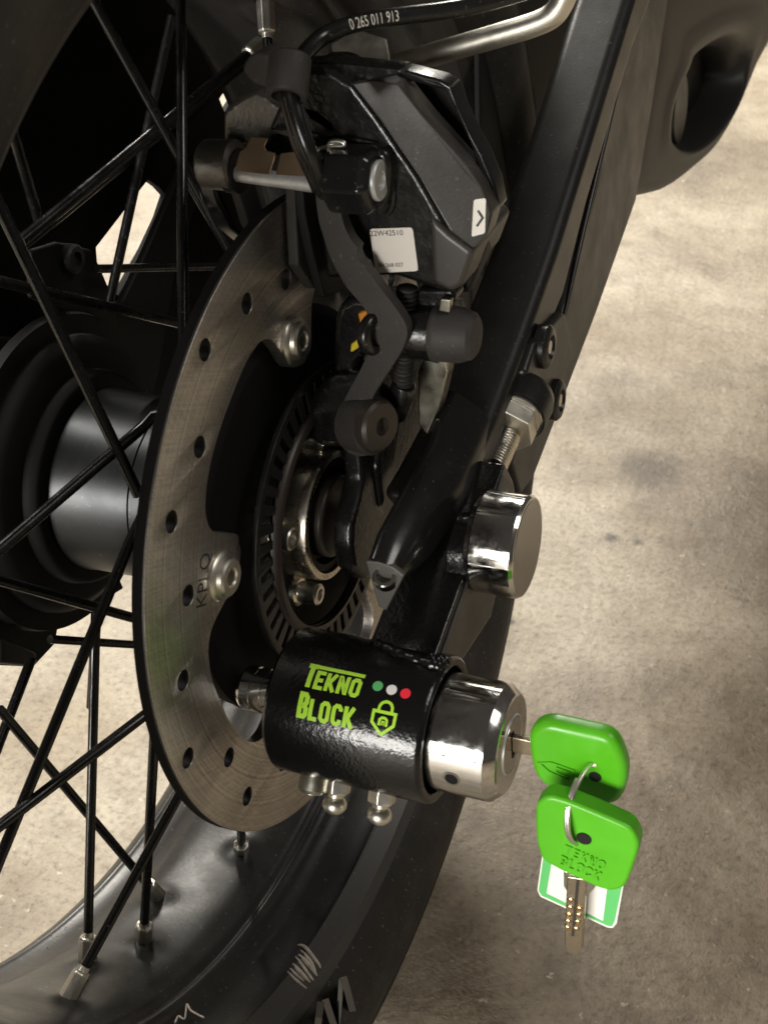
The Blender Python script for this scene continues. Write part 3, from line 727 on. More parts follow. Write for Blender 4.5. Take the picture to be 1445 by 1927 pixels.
# boss round the pad pin
bos = [(628, 300), (648, 286), (700, 276), (728, 288), (734, 318), (732, 372), (718, 398), (690, 396), (650, 372), (628, 352)]
M().prism(outY(bos, -1), (0, 10, 0)).done('pin_boss', 'cast', cal, bevel=2.2, seg=4)
c = PY(688, 338, -4)
mm = M(); mm.lathe(c, XA, [(-12, 9), (-11, 11), (2, 11), (3.5, 9.5), (4.2, 8.6)], 6, a0=.3); hb = mm.done('pin_boss_head', 'enamel', cal, bevel=1.4, seg=3)
mm = M(); mm.lathe(c, XA, [(4, 6.3), (5.0, 6.3), (5.4, 5.8), (5.4, 3.0), (4.6, 2.6), (4.6, 0)], 40); mm.done('pad_pin_end', 'pin', cal, ang=35)
# inner half (over the wheel side) and sloping top of the bridge
inn = [(419, 275), (418, 213), (424, 204), (454, 180), (480, 168), (502, 181), (524, 198), (550, 186), (600, 230), (604, 262), (560, 266), (512, 252), (497, 275)]
M().prism(outY(inn, 8), (0, 26, 0)).done('caliper_inner_half', 'castlite', cal, bevel=2.2, seg=3)
M().prism([PY(u, v, 5) for u, v in [(500, 250), (524, 196), (545, 184), (600, 196), (640, 230), (640, 262), (600, 258), (540, 252)]], (0, 20, 0)).done('caliper_bridge', 'cast', cal, bevel=3, seg=4)
c = PY(415, 310, 0)
M().lathe(c, XA, [(-6.5, 4), (-6.5, 6.4), (-5, 8.0), (5.5, 8.3), (6.5, 7.5)], 40).done('slider_boot', 'castlite', cal, ang=35)
c = PY(452, 322, 0)
M().lathe(c, XA, [(-4, 7.2), (0, 7.2), (0, 5)], 40).done('slider_collar', 'dark', cal)
M().prism(outX([(405, 340), (455, 350), (480, 420), (520, 470), (500, 480), (440, 430), (415, 380)], -24), (-8, 0, 0)).done('caliper_hanger', 'enamel', cal, bevel=2)
a, b = PY(440, 326, -2), PY(612, 350, -2)
pin = M().tube([a, b], 2.6, 24).done('pad_pin', 'pin', cal)
pl1 = [(473, 257), (505, 261), (497, 276), (500, 284), (517, 288), (517, 296), (507, 329), (446, 322), (443, 315), (451, 286), (462, 279)]
pl2 = [(528, 289), (552, 286), (561, 269), (592, 266), (588, 284), (583, 300), (582, 333), (519, 329)]
def sheet(px, y, slope, th, name, m, parent):
    pts = []
    for u, v in px: pts.append(PY(u, v, y + slope * (330 - v)))
    return M().prism(pts, (0, th, 0)).done(name, m, parent, bevel=.15, seg=2)
sheet(pl1, -5.5, .045, .7, 'pad_spring', 'clip', cal); sheet(pl2, -5.5, .045, .7, 'pad_spring', 'clip', cal)
M().prism(outX([(455, 330), (476, 332), (498, 400), (520, 440), (500, 480), (470, 420), (452, 360)], -14), (-4, 0, 0)).done('brake_pad', 'plastic', cal, bevel=.8)
M().prism(outX([(556, 335), (574, 338), (590, 420), (604, 520), (592, 545), (562, 500), (558, 420)], 4.8), (-4, 0, 0)).done('brake_pad', 'rubber', cal, bevel=.8)
M().prism(outX([(570, 340), (598, 344), (620, 420), (636, 470), (650, 545), (612, 560), (590, 480), (574, 400)], 9.5), (-3.5, 0, 0)).done('brake_pad', 'dark', cal, bevel=.8)
# spring wire
w = [PY(u, v, -3) for u, v in [(600, 284), (603, 290), (609, 308)]]
M().tube(spline([PY(u, v, -4) for u, v in [(612, 306), (604, 296), (601, 284), (608, 278), (626, 275), (646, 274), (645, 268), (628, 266), (620, 272), (620, 296)]], 6), .75, 10).done('spring_wire', 'zinc', cal)
# black slab painting the shade in the window between the halves
M().prism(outY([(500, 250), (640, 250), (640, 300), (500, 290)], 14), (0, 4, 0)).done('caliper_window_shade', 'black', cal)
# stickers
def plane_sticker(name, px, y, m, parent, th=.25, r=3):
    p = [PY(u, v, y) for u, v in px]
    out = []
    n = len(p)
    for i in range(n):
        a, b, c = p[i - 1], p[i], p[(i + 1) % n]
        d1 = (a - b).normalized() * r * .4; d2 = (c - b).normalized() * r * .4
        for k in range(5):
            t = k / 4; out.append(b + d1 * (1 - t) ** 2 + d2 * t ** 2)
    M_ = M().prism(out, (0, th, 0)); return M_.done(name, m, parent), p
st, p = plane_sticker('white_sticker', [(695, 431), (776, 428), (787, 510), (707, 514)], 4.5, 'label', cal)
def quad_text(txt, size, px, y, m, parent, ux=(1, 0), name='printed_text', th=.06):
    c = PY(*px, y); e = (PY(px[0] + ux[0] * 10, px[1] + ux[1] * 10, y) - c).normalized(); n2 = Vector((0, -1, 0)).cross(e) * 1
    if n2.z < 0: n2 = -n2
    V, Fc = text_mesh(txt, size)
    return relief(name, [(V, Fc)], lambda a, b, h: c + e * a + n2 * b - YA * h, m, parent, th, 0)
quad_text('22W42510', 2.6, (727, 439), 4.45, 'ink', st, (1, -.03))
quad_text('SH 268 027', 1.9, (735, 499), 4.45, 'ink', st, (1, -.03))
st2, p = plane_sticker('white_sticker', [(891, 376), (914, 373), (912, 439), (887, 446)], 3.0, 'label', cal, r=2)
o = M(); V, Fc = stroke([(899, 396), (908, 410), (897, 426)], 4.5)
o.prism([PY(V[i].x, V[i].y, 2.9) for i in (0, 1, 2, 5, 4, 3)], (0, .12, 0)); o.done('printed_arrow', 'ink', st2)
# bolt head behind the top
c = PY(678, 118, 34); hexagon(c, Vector((.3, -.5, .8)), 11, -8, 4, M(), .2).done('banjo_bolt', 'zincdark', cal, bevel=.8)

# ---- lower slider with rubber cap
c = PY(800, 624, 8)
M().lathe(c, XA, [(-16, 8), (-14, 9.5), (4, 9.8), (5, 9.2)], 40).done('slider_boss', 'cast', cal, ang=35)
M().lathe(c + XA * 4, XA, [(0, 10), (1.2, 10.2), (2.2, 9.6), (9, 9.4), (13, 8.0), (14.2, 6.6), (14.4, 0)], 40).done('rubber_cap', 'rubber', cal, ang=30)
M().prism(outY([(782, 545), (850, 545), (858, 566), (846, 578), (812, 588), (806, 604), (780, 606)], 8), (0, 10, 0)).done('slider_bracket', 'cast', cal, bevel=1.5)
M().prism(outY([(828, 562), (848, 564), (846, 590), (824, 586)], 4), (0, 3, 0)).done('bracket_lug', 'zincdark', cal, bevel=.6)
M().prism(outY([(800, 668), (838, 664), (842, 700), (826, 770), (804, 820), (786, 800), (786, 700)], 22), (0, 8, 0)).done('steel_spacer', 'zincdark', bike, bevel=.7)
# bellows + connector
bel = [PY(764 - i * .25, 545 + i * 9, 2) for i in range(22)]
pth = []; rr = []
A, B = PY(766, 540, 6), PY(757, 735, 6)
for i in range(160):
    t = i / 159; pth.append(A.lerp(B, t)); rr.append(3.1 + .55 * sin(t * 2 * pi * 24))
bl = M().tube(pth, rr, 18).done('corrugated_boot', 'rubber', bike, ang=60)
C2 = PY(742, 785, 6)
M().tube([B + (B - C2).normalized() * 3, B, B.lerp(C2, .5), C2], [4.2, 4.6, 4.4, 3.8], 20).done('connector', 'hose', bike, bevel=.6)

# ---- hoses, clip, pipe
hp = spline([PY(u, v, y) for u, v, y in [(612, 366, -2), (606, 350, -9), (584, 292, -14), (566, 245, -14), (552, 195, -12), (546, 160, -10), (560, 122, -4), (578, 96, 4), (606, 70, 12), (650, 50, 18), (700, 38, 24), (760, 29, 30), (830, 21, 36), (900, 8, 42), (980, -14, 50), (1060, -40, 58)]], 8)
hose = M().tube(hp, [2.7] * len(hp), 20).done('brake_hose', 'hose', bike)
hp2 = spline([PY(u, v, y) for u, v, y in [(600, 362, 0), (594, 346, -6), (571, 294, -11), (553, 245, -11), (541, 195, -10), (538, 160, -8)]], 8)
M().tube(hp2, 2.1, 16).done('sensor_cable', 'hose', bike)
# the printed number, wrapped along the hose
def hose_text():
    path = hp; seg = [0]
    for i in range(1, len(path)): seg.append(seg[-1] + (path[i] - path[i - 1]).length)
    cpt = PY(703, 38, 24); i0 = min(range(len(path)), key=lambda i: (path[i] - cpt).length); s0 = seg[i0]
    V, Fc = text_mesh('0 265 011 913', 4.9); r = 2.72
    def fn(a, b, h):
        s = s0 + a * .58
        i = max(j for j in range(len(seg)) if seg[j] <= s); i = min(i, len(path) - 2)
        t = (s - seg[i]) / (seg[i + 1] - seg[i]); c = path[i].lerp(path[i + 1], t); T = (path[i + 1] - path[i]).normalized()
        view = (CAM - c); view = (view - T * view.dot(T)).normalized(); up = view.cross(T)
        if up.z < 0: up = -up
        ph = b / r
        return c + (view * cos(ph) + up * sin(ph)) * (r + h)
    relief('printed_number', [(V, Fc)], fn, 'hosetext', hose, .05, .5)
hose_text()
T = (PY(552, 195, -12) - PY(560, 122, -4)).normalized(); c = PY(543, 142, -10)
clip = M().lathe(c, T, [(-6, 5.6), (-5.2, 6.4), (6, 6.4), (6.8, 5.8), (6.8, 4.4), (-6, 4.4)], 40, closed=True).done('hose_clip', 'rubber', bike, ang=40)
M().prism(outY([(464, 112), (478, 100), (500, 104), (512, 122), (534, 120), (530, 154), (512, 158), (498, 164), (478, 158), (456, 132)], -6, 2), (0, 12, 0)).done('clip_block', 'rubber', clip, bevel=2.5, seg=4)
pp = spline([PY(u, v, 62) for u, v in [(690, 138), (760, 118), (850, 92), (940, 66), (1000, 48), (1035, 32), (1054, 10), (1072, -30), (1100, -80)]], 8)
M().tube(pp, 3.9, 24).done('brake_pipe', 'zinc', bike)

# dark plate added to black out the gap between caliper and swingarm
M().prism(outX([(900, -80), (1180, -80), (1130, 120), (1050, 320), (960, 500), (915, 520), (905, 300)], 6), (-3, 0, 0)).done('dark_gap_filler', 'dark', bike, bevel=.8)
# ---- swingarm (right leg)
sw = [(718, 1086), (706, 1040), (790, 940), (868, 880), (925, 790), (985, 640), (1045, 470), (1110, 260), (1195, -20), (1225, -120), (1330, -120), (1262, -30), (1215, 120), (1130, 390), (1082, 560), (1040, 660), (1000, 730), (964, 796), (932, 872), (890, 960), (840, 1036), (780, 1082)]
swp = [(848, 950), (880, 892), (928, 792), (985, 640), (1045, 470), (1110, 260), (1195, -20), (1225, -120), (1300, -120), (1240, -30), (1190, 100), (1105, 390), (1062, 560), (1030, 640), (1000, 706), (966, 776), (934, 866), (900, 940), (872, 985)]
mm = M(); mm.prism(outX(swp, 57), (-28, 0, 0)); arm = mm.done('swingarm', 'arm', bike, bevel=5.5, seg=6, ang=60)
tipo = [PX(u, v, 56) for u, v in swp]
# lower flange panel of the swingarm
pan = [(1180, 100), (1205, -10), (1240, -120), (1345, -120), (1300, -10), (1250, 100), (1196, 378), (1120, 590), (1062, 746), (1004, 898), (984, 936), (968, 860), (1010, 720), (1054, 600), (1062, 560), (1098, 400)]
pan = [(1192, 0), (1226, -120), (1300, -120), (1256, 0), (1228, 190), (1196, 378), (1122, 588), (1062, 746), (1004, 898), (980, 930), (964, 870), (1000, 740), (1040, 640), (1064, 572), (1124, 350)]
M().prism(outX(pan, 53), (-10, 0, 0)).done('lower_panel', 'satin', arm, bevel=1.2)
M().tube(spline([PX(u, v, 55) for u, v in [(1226, -120), (1192, 0), (1160, 165), (1122, 325), (1088, 470), (1062, 590), (1050, 630)]], 5), [1.5] * 20 + [1.5 - .12 * k for k in range(11)], 12).done('weld_lip', 'arm', arm)
# bracket with two bolts
M().prism(outX([(1056, 590), (1066, 588), (1078, 664), (1040, 780), (1024, 800), (1002, 790), (990, 700), (1010, 640)], 60), (-8, 0, 0)).done('adjuster_bracket', 'arm', arm, bevel=2.5)
for u, v in ((1022, 652), (1042, 752)):
    c = PX(u, v, 60)
    M().lathe(c, XA, [(-2, 9), (2.0, 9), (3.2, 7.8), (3.6, 5), (2.2, 4.2), (2.2, 0)], 32).done('bracket_bolt', 'arm', arm, ang=40)
    M().lathe(c, XA, [(2.2, 3.0), (2.9, 2.7), (2.9, 0)], 20).done('bolt_core', 'zinc', arm)
# adjuster screw and nut
A, B = PX(934, 868, 57), PX(985, 757, 57); D = (B - A).normalized()
pth = []; rr = []
LL = (B - A).length
for i in range(260):
    t = i / 259; pth.append(A + D * (-4 + (LL + 8) * t)); rr.append(4.7 + .38 * sin(t * (LL + 8) / 1.5 * 2 * pi))
scr = M().tube(pth, rr, 28).done('adjuster_screw', 'clamp', bike, ang=70)
ca = PX(960, 803, 57)
hexagon(ca, D, 10.5, -3.5, 4.5, M(), .25).done('lock_nut', 'zinc', scr, bevel=.7)
M().lathe(ca + D * 4.6, D, [(0, 11.6), (1.2, 11.6), (1.6, 11)], 40).done('nut_washer', 'chrome', scr, ang=40)
M().lathe(ca + D * 6.2, D, [(0, 12.2), (10, 12.8), (14, 12), (18, 8)], 40).done('adjuster_boss', 'arm', scr, ang=40)
# flattened end of the arm: plate with threaded insert
ep = [(688, 1056), (712, 1058), (736, 1066), (760, 1084), (726, 1150), (712, 1142), (700, 1100)]
e0 = [PY(u, v, -48) for u, v in ep]
end = M().prism(e0, (0, 2.5, 0)).done('end_plate', 'endplate', arm, bevel=.5)
c = PY(724, 1086, -48.6)
M().lathe(c, Vector((.1, -.50, .86)), [(-3, 4.0), (.8, 4.0), (1.2, 3.6), (1.2, 2.6), (-.6, 2.5), (-3, 2.4)], 36, closed=True).done('threaded_insert', 'chrome', end, ang=35)
M().lathe(c, Vector((.1, -.50, .86)), [(-.9, 2.6), (-.9, 0)], 24).done('insert_hole', 'zincdark', end)
# the tube closes down towards the plate
secs = []
for (u, v, x0, dz) in ((712, 1066, 42, 0), (742, 1030, 42.5, 3), (775, 985, 43, 5), (820, 905, 43.5, 7)):
    secs.append((PX(u, v, x0), dz))
mm = M(); path = [q for q, _ in secs]
tub = []
for (uL, vL, uR, vR, yy) in ((692, 1050, 752, 1080, -47), (706, 1006, 780, 1046, -38), (738, 946, 816, 1000, -22), (782, 860, 872, 918, 0), (836, 736, 928, 800, 40)):
    L_ = PY(uL, vL, yy); Rt = PY(uR, vR, yy); c = (L_ + Rt) / 2; ex = (Rt - L_) / 2; up = Vector((0, -.35, .94)) * (4.5 if yy < -45 else 8 if yy < -30 else 10.5)
    ring_ = []
    for k in range(24):
        a = 2 * pi * k / 24; ca_, sa_ = cos(a), sin(a)
        ring_.append(c + ex * math.copysign(abs(ca_) ** .82, ca_) + up * math.copysign(abs(sa_) ** .82, sa_) - up * .5)
    tub.append(ring_)
V = [p for r in tub for p in r]; Fc = [tuple(range(24))[::-1], tuple(range(96, 120))]
for i in range(4):
    for k in range(24): Fc.append((i * 24 + k, i * 24 + (k + 1) % 24, (i + 1) * 24 + (k + 1) % 24, (i + 1) * 24 + k))
mm.add(V, Fc); mm.done('arm_end', 'enamel', arm, bevel=0, ang=50)
M().prism([PY(u, v, -40) for u, v in [(732, 1150), (737, 1158), (712, 1210), (700, 1208)]], (0, 2, 0)).done('light_sliver', 'clamp', arm, bevel=.3)  # steel plate added to imitate the light sliver below the arm tip

# ---- passenger peg bracket beyond the swingarm (blurred, top right)
lug = [(1175, 300), (1150, 380), (1196, 378), (1236, 372), (1262, 362), (1300, 330), (1340, 292), (1366, 252), (1392, 200), (1420, 140), (1450, 80), (1500, 0), (1500, -130), (1240, -130), (1215, 60)]
hole = [(1264, 272), (1248, 240), (1254, 188), (1278, 142), (1312, 106), (1348, 86), (1376, 96), (1384, 140), (1370, 192), (1336, 242), (1298, 274)]
def loft_ring(outer, inner, stages):
    ic = sum((Vector(p) for p in inner), Vector((0, 0))) / len(inner)
    def hit(poly, a):
        d = Vector((cos(a), sin(a))); best = 0
        for i in range(len(poly)):
            p, q = Vector(poly[i - 1]) - ic, Vector(poly[i]) - ic; e = q - p; den = d.x * e.y - d.y * e.x
            if abs(den) < 1e-9: continue
            t = (p.x * e.y - p.y * e.x) / den; u = (p.x * d.y - p.y * d.x) / den
            if t > 0 and 0 <= u <= 1: best = max(best, t)
        return ic + d * best
    n = 160; V = []; Fc = []; m = len(stages)
    for i in range(n):
        a = 2 * pi * i / n; o_, i_ = hit(outer, a), hit(inner, a)
        for t, x in stages:
            p = o_.lerp(i_, t); V.append((x, p.x, p.y))
    for i in range(n):
        for k in range(m - 1): Fc.append((i * m + k, i * m + k + 1, ((i + 1) % n) * m + k + 1, ((i + 1) % n) * m + k))
    return M().add(V, Fc)
lgx = [(p.y, p.z) for p in spline([PX(u, v, 30) for u, v in lug], 6, True)]; hlx = [(p.y, p.z) for p in spline([PX(u, v, 24) for u, v in hole], 6, True)]
loft_ring(lgx, hlx, [(0, -6), (0, 4), (.01, 12), (.04, 18), (.10, 24), (.20, 28), (.34, 30.5), (.5, 31.5), (.66, 31), (.72, 31.5), (.80, 33), (.88, 32.5), (.92, 29), (.94, 24), (1, 16), (1, -6)]).done('peg_bracket', 'peg', bike, ang=80)
M().prism([Vector((-3, a, b)) for a, b in hlx], (-3, 0, 0)).done('hole_shade_plate', 'dark', bike)  # dark plate added behind the bracket hole to make it look shaded
c = PX(1286, 205, 14)
M().lathe(c, XA, [(-60, 27), (-4, 27), (-2, 25), (-2, 0)], 48).done('peg_bushing', 'satin', bike, ang=40)

# ================================================================ DISC LOCK
CY, CZ = -65.4, -32.5; BR = 25.0
AX = Vector((0, CY, CZ))
lock = root('disc_lock', 'black cylindrical brake disc lock with lime green lettering clamped on the brake disc', 'disc lock', Vector((45, CY, CZ - BR)))
bar = M().lathe(AX, XA, [(16, 17), (16, 23.4), (17.6, 25), (70.6, 25), (71.9, 24.5), (72.4, 23.8), (72.4, 21.9), (71.8, 21.4), (46, 21.4)], 160).done('barrel', 'paint', lock, ang=35)
M().lathe(AX, XA, [(-3, 5), (-3, 7), (-1.6, 8.0), (2, 8), (2.2, 7.5), (2.8, 7.5), (3, 8), (6.2, 8), (6.4, 7.5), (7, 7.5), (7.2, 8), (18, 8)], 64).done('locking_pin', 'chrome', lock, ang=30)
shell = M().lathe(AX, XA, [(44, 19.7), (91.4, 19.7), (91.9, 19.5), (94.9, 16.9), (95.2, 16.3), (95.2, 0)], 128).done('lock_cylinder', 'chrome', lock, ang=20)
M().lathe(AX, XA, [(94.8, 10.4), (95.6, 10.2), (95.6, 9.7), (94.8, 9.6)], 64, closed=True).done('core_ring', 'pin', shell, ang=30)
M().lathe(AX, XA, [(95.2, 9.4), (95.6, 9.2), (95.6, 0)], 64).done('key_core', 'capface', shell, ang=30)
M().box(AX + Vector((95.6, 0, 0)), .5, 2.2, 10).done('keyway', 'black', shell)
def bar_pt(u, v, r=19.7): return cyl_hit(u, v, r, CY, CZ, far=False)
p = bar_pt(849, 1466); d = Vector((0, p.y - CY, p.z - CZ)).normalized()
sc_ = M().lathe(p, d, [(-.6, 2.9), (.12, 2.9), (.12, 2.3), (-.1, 2.2)], 28, closed=True).done('grub_screw', 'zincdark', shell, ang=40)
M().lathe(p, d, [(-.5, 2.3), (.04, 2.2), (.04, 0)], 24).done('grub_socket', 'black', sc_)
# arm
AXR = 66.5
armp = [(812, 1262), (818, 1240), (950, 872), (966, 905), (972, 940), (960, 1010), (925, 1160), (872, 1240), (850, 1268)]
la = M().prism(outX(armp, AXR), (-24, 0, 0)).done('lock_arm', 'paint', lock, bevel=1.0)
cov = [(948, 892), (962, 908), (968, 940), (957, 1010), (922, 1158), (872, 1236), (850, 1250), (832, 1232), (900, 1040)]
M().prism(outX(cov, AXR + .8), (-2, 0, 0)).done('arm_cover', 'satin', lock, bevel=.4)
# weld bead where the arm meets the barrel
mm = M()
pw = spline([bar_pt(u, v, 25.1) for u, v in [(708, 1212), (724, 1218), (748, 1228), (775, 1238), (800, 1246), (822, 1252), (834, 1244)]], 8)
mm.tube(pw, [1.8 + .22 * sin(i * .8) + (.9 if i > len(pw) * .7 else 0) * abs(sin(i * .9)) for i in range(len(pw))], 14)
mm.done('weld_bead', 'paint', lock, ang=80)
# chrome pivot cap
cc = PX(992, 1030, 84); cc.x = 0
cap = M().lathe(cc, XA, [(66, 16), (67.6, 16.2), (68, 17.9), (68.6, 18.3), (82.8, 18.3), (84, 17.5), (84.15, 16.8)], 128).done('pivot_cap', 'chrome', lock, ang=25)
M().lathe(cc, XA, [(83.8, 17.0), (84.3, 16.8), (84.3, 0)], 128).done('cap_face', 'capface', cap, ang=25)
M().lathe(cc + Vector((0, -3, -3)), XA, [(60, 13), (71.2, 13)], 64).done('cap_neck', 'paint', lock)
# underside fittings: two grease nipples and a socket screw
def grease(xx, ang):
    d = Vector((0, -sin(ang), -cos(ang))); b = Vector((xx, CY, CZ)) + d * 24.3
    r = hexagon(b, d, 4.9, 0, 5.2, M(), .3).done('grease_nipple', 'zinc', lock, bevel=.4)
    M().lathe(b, d, [(5, 3.0), (6.5, 2.7), (7.2, 3.4), (8.4, 4.2), (10.2, 4.2), (11.6, 3.2), (12.4, 2.0), (12.4, 1.0), (12.0, .9), (12, 0)], 32).done('nipple_tip', 'zinc', r, ang=50)
grease(36.5, .56); grease(53.0, .54)
d = Vector((0, -.64, -.77)).normalized(); b = Vector((29.2, CY, CZ)) + d * 24.2
o = M().lathe(b, d, [(0, 5.2), (5.2, 5.2), (6.4, 4.2), (6.4, 2.6), (4.4, 2.4), (4.4, 0)], 32).done('button_screw', 'zincdark', lock, ang=30)
M().lathe(b, d, [(4.6, 2.0), (6.5, 2.7), (6.6, 3.4), (6.2, 3.5)], 32).done('screw_socket', 'zinc', o)
# lettering on the barrel
def bar_fn(x0, ph0, rad=25.02):
    def fn(a, b, h):
        ph = ph0 - b / rad; r = rad + h
        return (x0 + a, CY + r * cos(ph), CZ + r * sin(ph))
    return fn
def bar_xy(u, v):
    p = cyl_hit(u, v, 25.0, CY, CZ, far=False); return p.x, atan2(p.z - CZ, p.y - CY)
_xt, _pt = bar_xy(582, 1256); _xb, _pb = bar_xy(564, 1348); _xr, _pr = bar_xy(676, 1378)
TX0 = min(_xt, _xb); ph0 = (_pb + _pr) / 2; VH = 25 * (ph0 - _pt); WID = _xr - TX0
print('BAR', _xt, _xb, _xr, math.degrees(_pt), math.degrees(_pb), math.degrees(_pr), VH, WID)
KX = WID / 23.6; KY = VH / 17.9
t1, xe = block_text('TEKNO', 0, 10.4, 6.9, .86, 1.0, .155, .085)
# big T rises above the others; overline runs over EKNO
t1 = []
h = 6.7
tt, x1 = block_text('T', .2, 9.6, 8.6, .66, 1.0, .20, .04); t1 += tt
tt, x2 = block_text('EKNO', x1 + .1, 9.6, 6.5, 1.03, 1.0, .21, .11); t1 += tt
t1.append(stroke([(x1 - .2, 17.6), (x2 - .6, 17.6)], 1.3))
tt, x3 = block_text('B', .4, -1.2, 8.9, .66, 1.0, .19, .12); t1 += tt
tt, x4 = block_text('LOCK', x3, -1.2, 7.2, .93, 1.0, .20, .12); t1 += tt
print('TEXT', x1, x2, x3, x4)
relief('lettering', [([(p[0] * KX, (p[1] + 1.2) * KY) for p in V_], F_) for V_, F_ in t1], bar_fn(TX0 - .2 * KX, ph0), 'lime', lock, .10, .8, label='lime green two-line lettering')
for uu, vv_, m in ((711, 1291, 'dotg'), (737, 1298, 'dotw'), (763, 1305, 'dotr')):
    x, ph = bar_xy(uu, vv_)
    V = [(x - TX0 + 1.75 * cos(2 * pi * i / 28), 25 * (ph0 - ph) + 1.75 * sin(2 * pi * i / 28)) for i in range(28)]
    relief('printed_dot', [(V, [tuple(range(28))])], bar_fn(TX0, ph0), m, lock, .08, .8)
sh = [stroke([(25.2, 7.3), (33.6, 7.3), (33.6, 3.2), (29.4, -.6), (25.2, 3.2)], 1.15, True)]
arcp = [(29.4 + 2.5 * cos(a), 8.6 + 2.6 * sin(a)) for a in [pi * k / 10 for k in range(11)]]
sh.append(stroke([(arcp[0][0], 7.4)] + arcp + [(arcp[-1][0], 7.4)], 1.1))
sh.append(stroke([(28.0, 2.4), (28.0, 4.6), (28.8, 5.3), (30.0, 5.3), (30.8, 4.6), (30.8, 2.4)], .95))
sh.append(stroke([(29.0, 2.6), (29.0, 4.0), (29.8, 4.0), (29.8, 2.6)], .5))
_ex, _ep = bar_xy(723, 1386); _tx, _tp = bar_xy(723, 1319)
EK = 25 * (_ep - _tp) / 12.4
relief('padlock_emblem', [([((p[0] - 29.4) * EK * 1.0, (p[1] + 1.1) * EK) for p in V_], F_) for V_, F_ in sh], bar_fn((_ex + _tx) / 2, _ep), 'lime', lock, .10, .8, label='lime green shield-shaped padlock emblem')

# ================================================================ KEYS
def slab(px, y, th, name, m, parent, bevel, sm=3):
    return M().prism(outY(px, y, sm), (0, th, 0)).done(name, m, parent, bevel=bevel, seg=5, ang=60)
k1 = root('key', 'green-headed key stuck in the chrome lock cylinder', 'key', Vector((98, CY, CZ)), None)
k1px = [(993, 1406), (994, 1386), (1006, 1370), (1032, 1364), (1064, 1370), (1100, 1378), (1137, 1387), (1158, 1402), (1172, 1430), (1178, 1458), (1174, 1488), (1164, 1510), (1148, 1518), (1126, 1516), (1082, 1503), (1038, 1490), (1013, 1472), (1000, 1448)]
slab(k1px, -69.4, 7.6, 'key_head', 'green', k1, 3.0)
k1h = k1.children[0]
M().box((98.5, CY, CZ + 1.0), 12, 2.2, 6.4).done('key_blade', 'nickel', k1, bevel=.3)
def flat_fn(px, y, rot, s=1.0):
    c = PY(*px, y); e = Vector((cos(rot), 0, sin(rot))); n2 = Vector((-sin(rot), 0, cos(rot)))
    return lambda a, b, h: c + e * a * s + n2 * b * s - YA * h
emb = [stroke([(-5, 2.6), (3.2, 3.0), (3.2, -2.6), (-5, -2.2), (-9, .2)], .7, True), stroke([(2, 1.4), (-2.6, 1.2), (-2.6, -1.0), (2, -1.2)], .7), stroke([(4.4, 1.8), (6.6, 1.2), (7, -.4), (4.6, -1.4)], .7)]
relief('embossed_emblem', emb, flat_fn((1060, 1452), -69.2, -.22, .9), 'green', k1h, .7, 0)
c = PY(1119, 1462, -69.5)
M().lathe(c, -YA, [(-.5, 2.1), (.03, 2.1), (.03, 0)], 28).done('key_ring_hole', 'dark', k1h)
k2 = root('key', 'spare green-headed key with brass blade hanging from the split ring', 'key', PY(1100, 1720, -80), None)
k2px = [(1008, 1575), (1007, 1524), (1014, 1510), (1030, 1501), (1054, 1505), (1085, 1516), (1147, 1542), (1184, 1560), (1198, 1580), (1201, 1596), (1194, 1622), (1178, 1664), (1164, 1675), (1142, 1677), (1106, 1664), (1028, 1625), (1014, 1604)]
slab(k2px, -84, 7, 'key_head', 'green', k2, 2.6)
k2h = k2.children[0]
tx, xx = block_text('TEKNO', 0, 5.0, 4.2, .95, 1.0, .16, .16); ty, xy = block_text('BLOCK', 0, -1, 4.6, .95, 1.0, .16, .12)
relief('embossed_lettering', tx + ty, flat_fn((1052, 1619), -83.7, -.26, .98), 'green', k2h, .85, 0)
c = PY(1098, 1578, -84.1)
M().lathe(c, -YA, [(-.5, 2.5), (.13, 2.5), (.13, 0)], 28).done('key_ring_hole', 'dark', k2h)
M().prism(outY([(1060, 1640), (1122, 1650), (1118, 1672), (1100, 1690), (1098, 1700), (1068, 1694), (1066, 1678), (1060, 1668)], -81.4), (0, 2.2, 0)).done('key_shoulder', 'zincdark', k2, bevel=.3)
bl_ = M().prism(outY([(1067, 1650), (1104, 1656), (1100, 1700), (1094, 1788), (1084, 1800), (1066, 1790), (1062, 1778), (1064, 1700)], -82), (0, 2.6, 0)).done('key_blade', 'nickel', k2, bevel=.4)
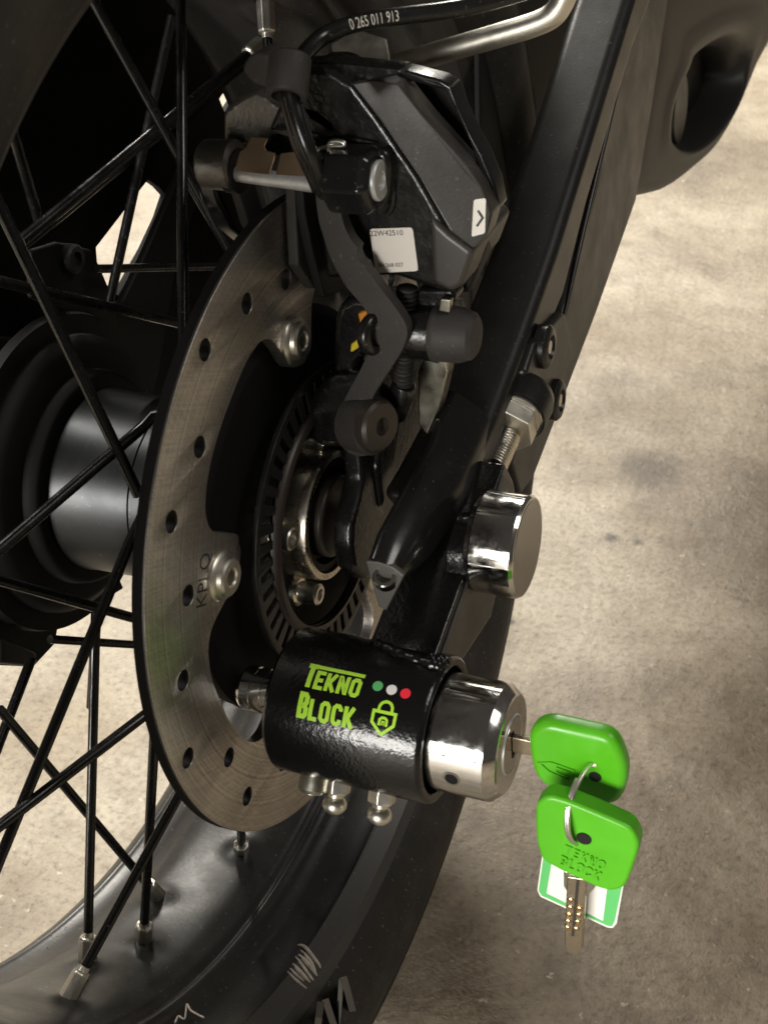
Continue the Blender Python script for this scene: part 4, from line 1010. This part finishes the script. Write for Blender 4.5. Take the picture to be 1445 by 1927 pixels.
M().prism(outY([(1084, 1655), (1090, 1656), (1080, 1762), (1074, 1762)], -82.15), (0, 1, 0)).done('blade_groove', 'brownring', bl_, bevel=.1)
for i, (u, v) in enumerate([(1074, 1692), (1073, 1706), (1071, 1719), (1069, 1732), (1068, 1744), (1090, 1708), (1089, 1720), (1087, 1733), (1084, 1746)]):
    M().ball(PY(u, v, -81.8), 1.35, 14, 8, (1, .55, .8)).done('blade_dimple', 'brass', bl_)
# split ring through both heads
rg = root('key_ring', 'steel split ring linking both green keys and the card', 'key ring', PY(1095, 1590, -80))
cR = (PY(1117, 1458, -71) + PY(1088, 1590, -84)) / 2 + Vector((0, 3, 0))
vv = (PY(1117, 1458, -71) - PY(1088, 1590, -84)).normalized()
hh = Vector((-.30, -.95, 0)); hh = (hh - vv * hh.dot(vv)).normalized(); nn = vv.cross(hh)
pts = []
for i in range(150):
    a = 2 * pi * 1.9 * i / 149 + .9; pts.append(cR + vv * cos(a) * 13.2 + hh * sin(a) * 11.5 + nn * (.75 * (i / 149 - .5)) * 2)
M().tube(pts, .72, 10).done('ring_wire', 'zinc', rg)
# card behind the spare key
cd = root('card_tag', 'small green and white plastic card behind the spare key', 'card', PY(1090, 1740, -76))
cpx = [(1036, 1492), (1046, 1492), (1183, 1556), (1193, 1572), (1190, 1590), (1172, 1671), (1160, 1738), (1153, 1747), (1142, 1746), (1016, 1688), (1010, 1676), (1019, 1612), (1030, 1510)]
card = M().prism(outY(cpx, -76), (0, 1.0, 0)).done('card_body', 'white', cd, bevel=.25, seg=2)
cin = [(1038, 1497), (1046, 1497), (1180, 1560), (1190, 1574), (1187, 1590), (1169, 1670), (1156, 1733), (1151, 1743), (1142, 1742), (1018, 1685), (1013, 1676), (1022, 1612), (1033, 1512)]
M().prism(outY(cin, -76.12), (0, .1, 0)).done('green_print', 'greencard', card)
M().prism(outY([(1044, 1585), (1147, 1630), (1134, 1733), (1028, 1681)], -76.25), (0, .1, 0)).done('white_panel', 'white', card)
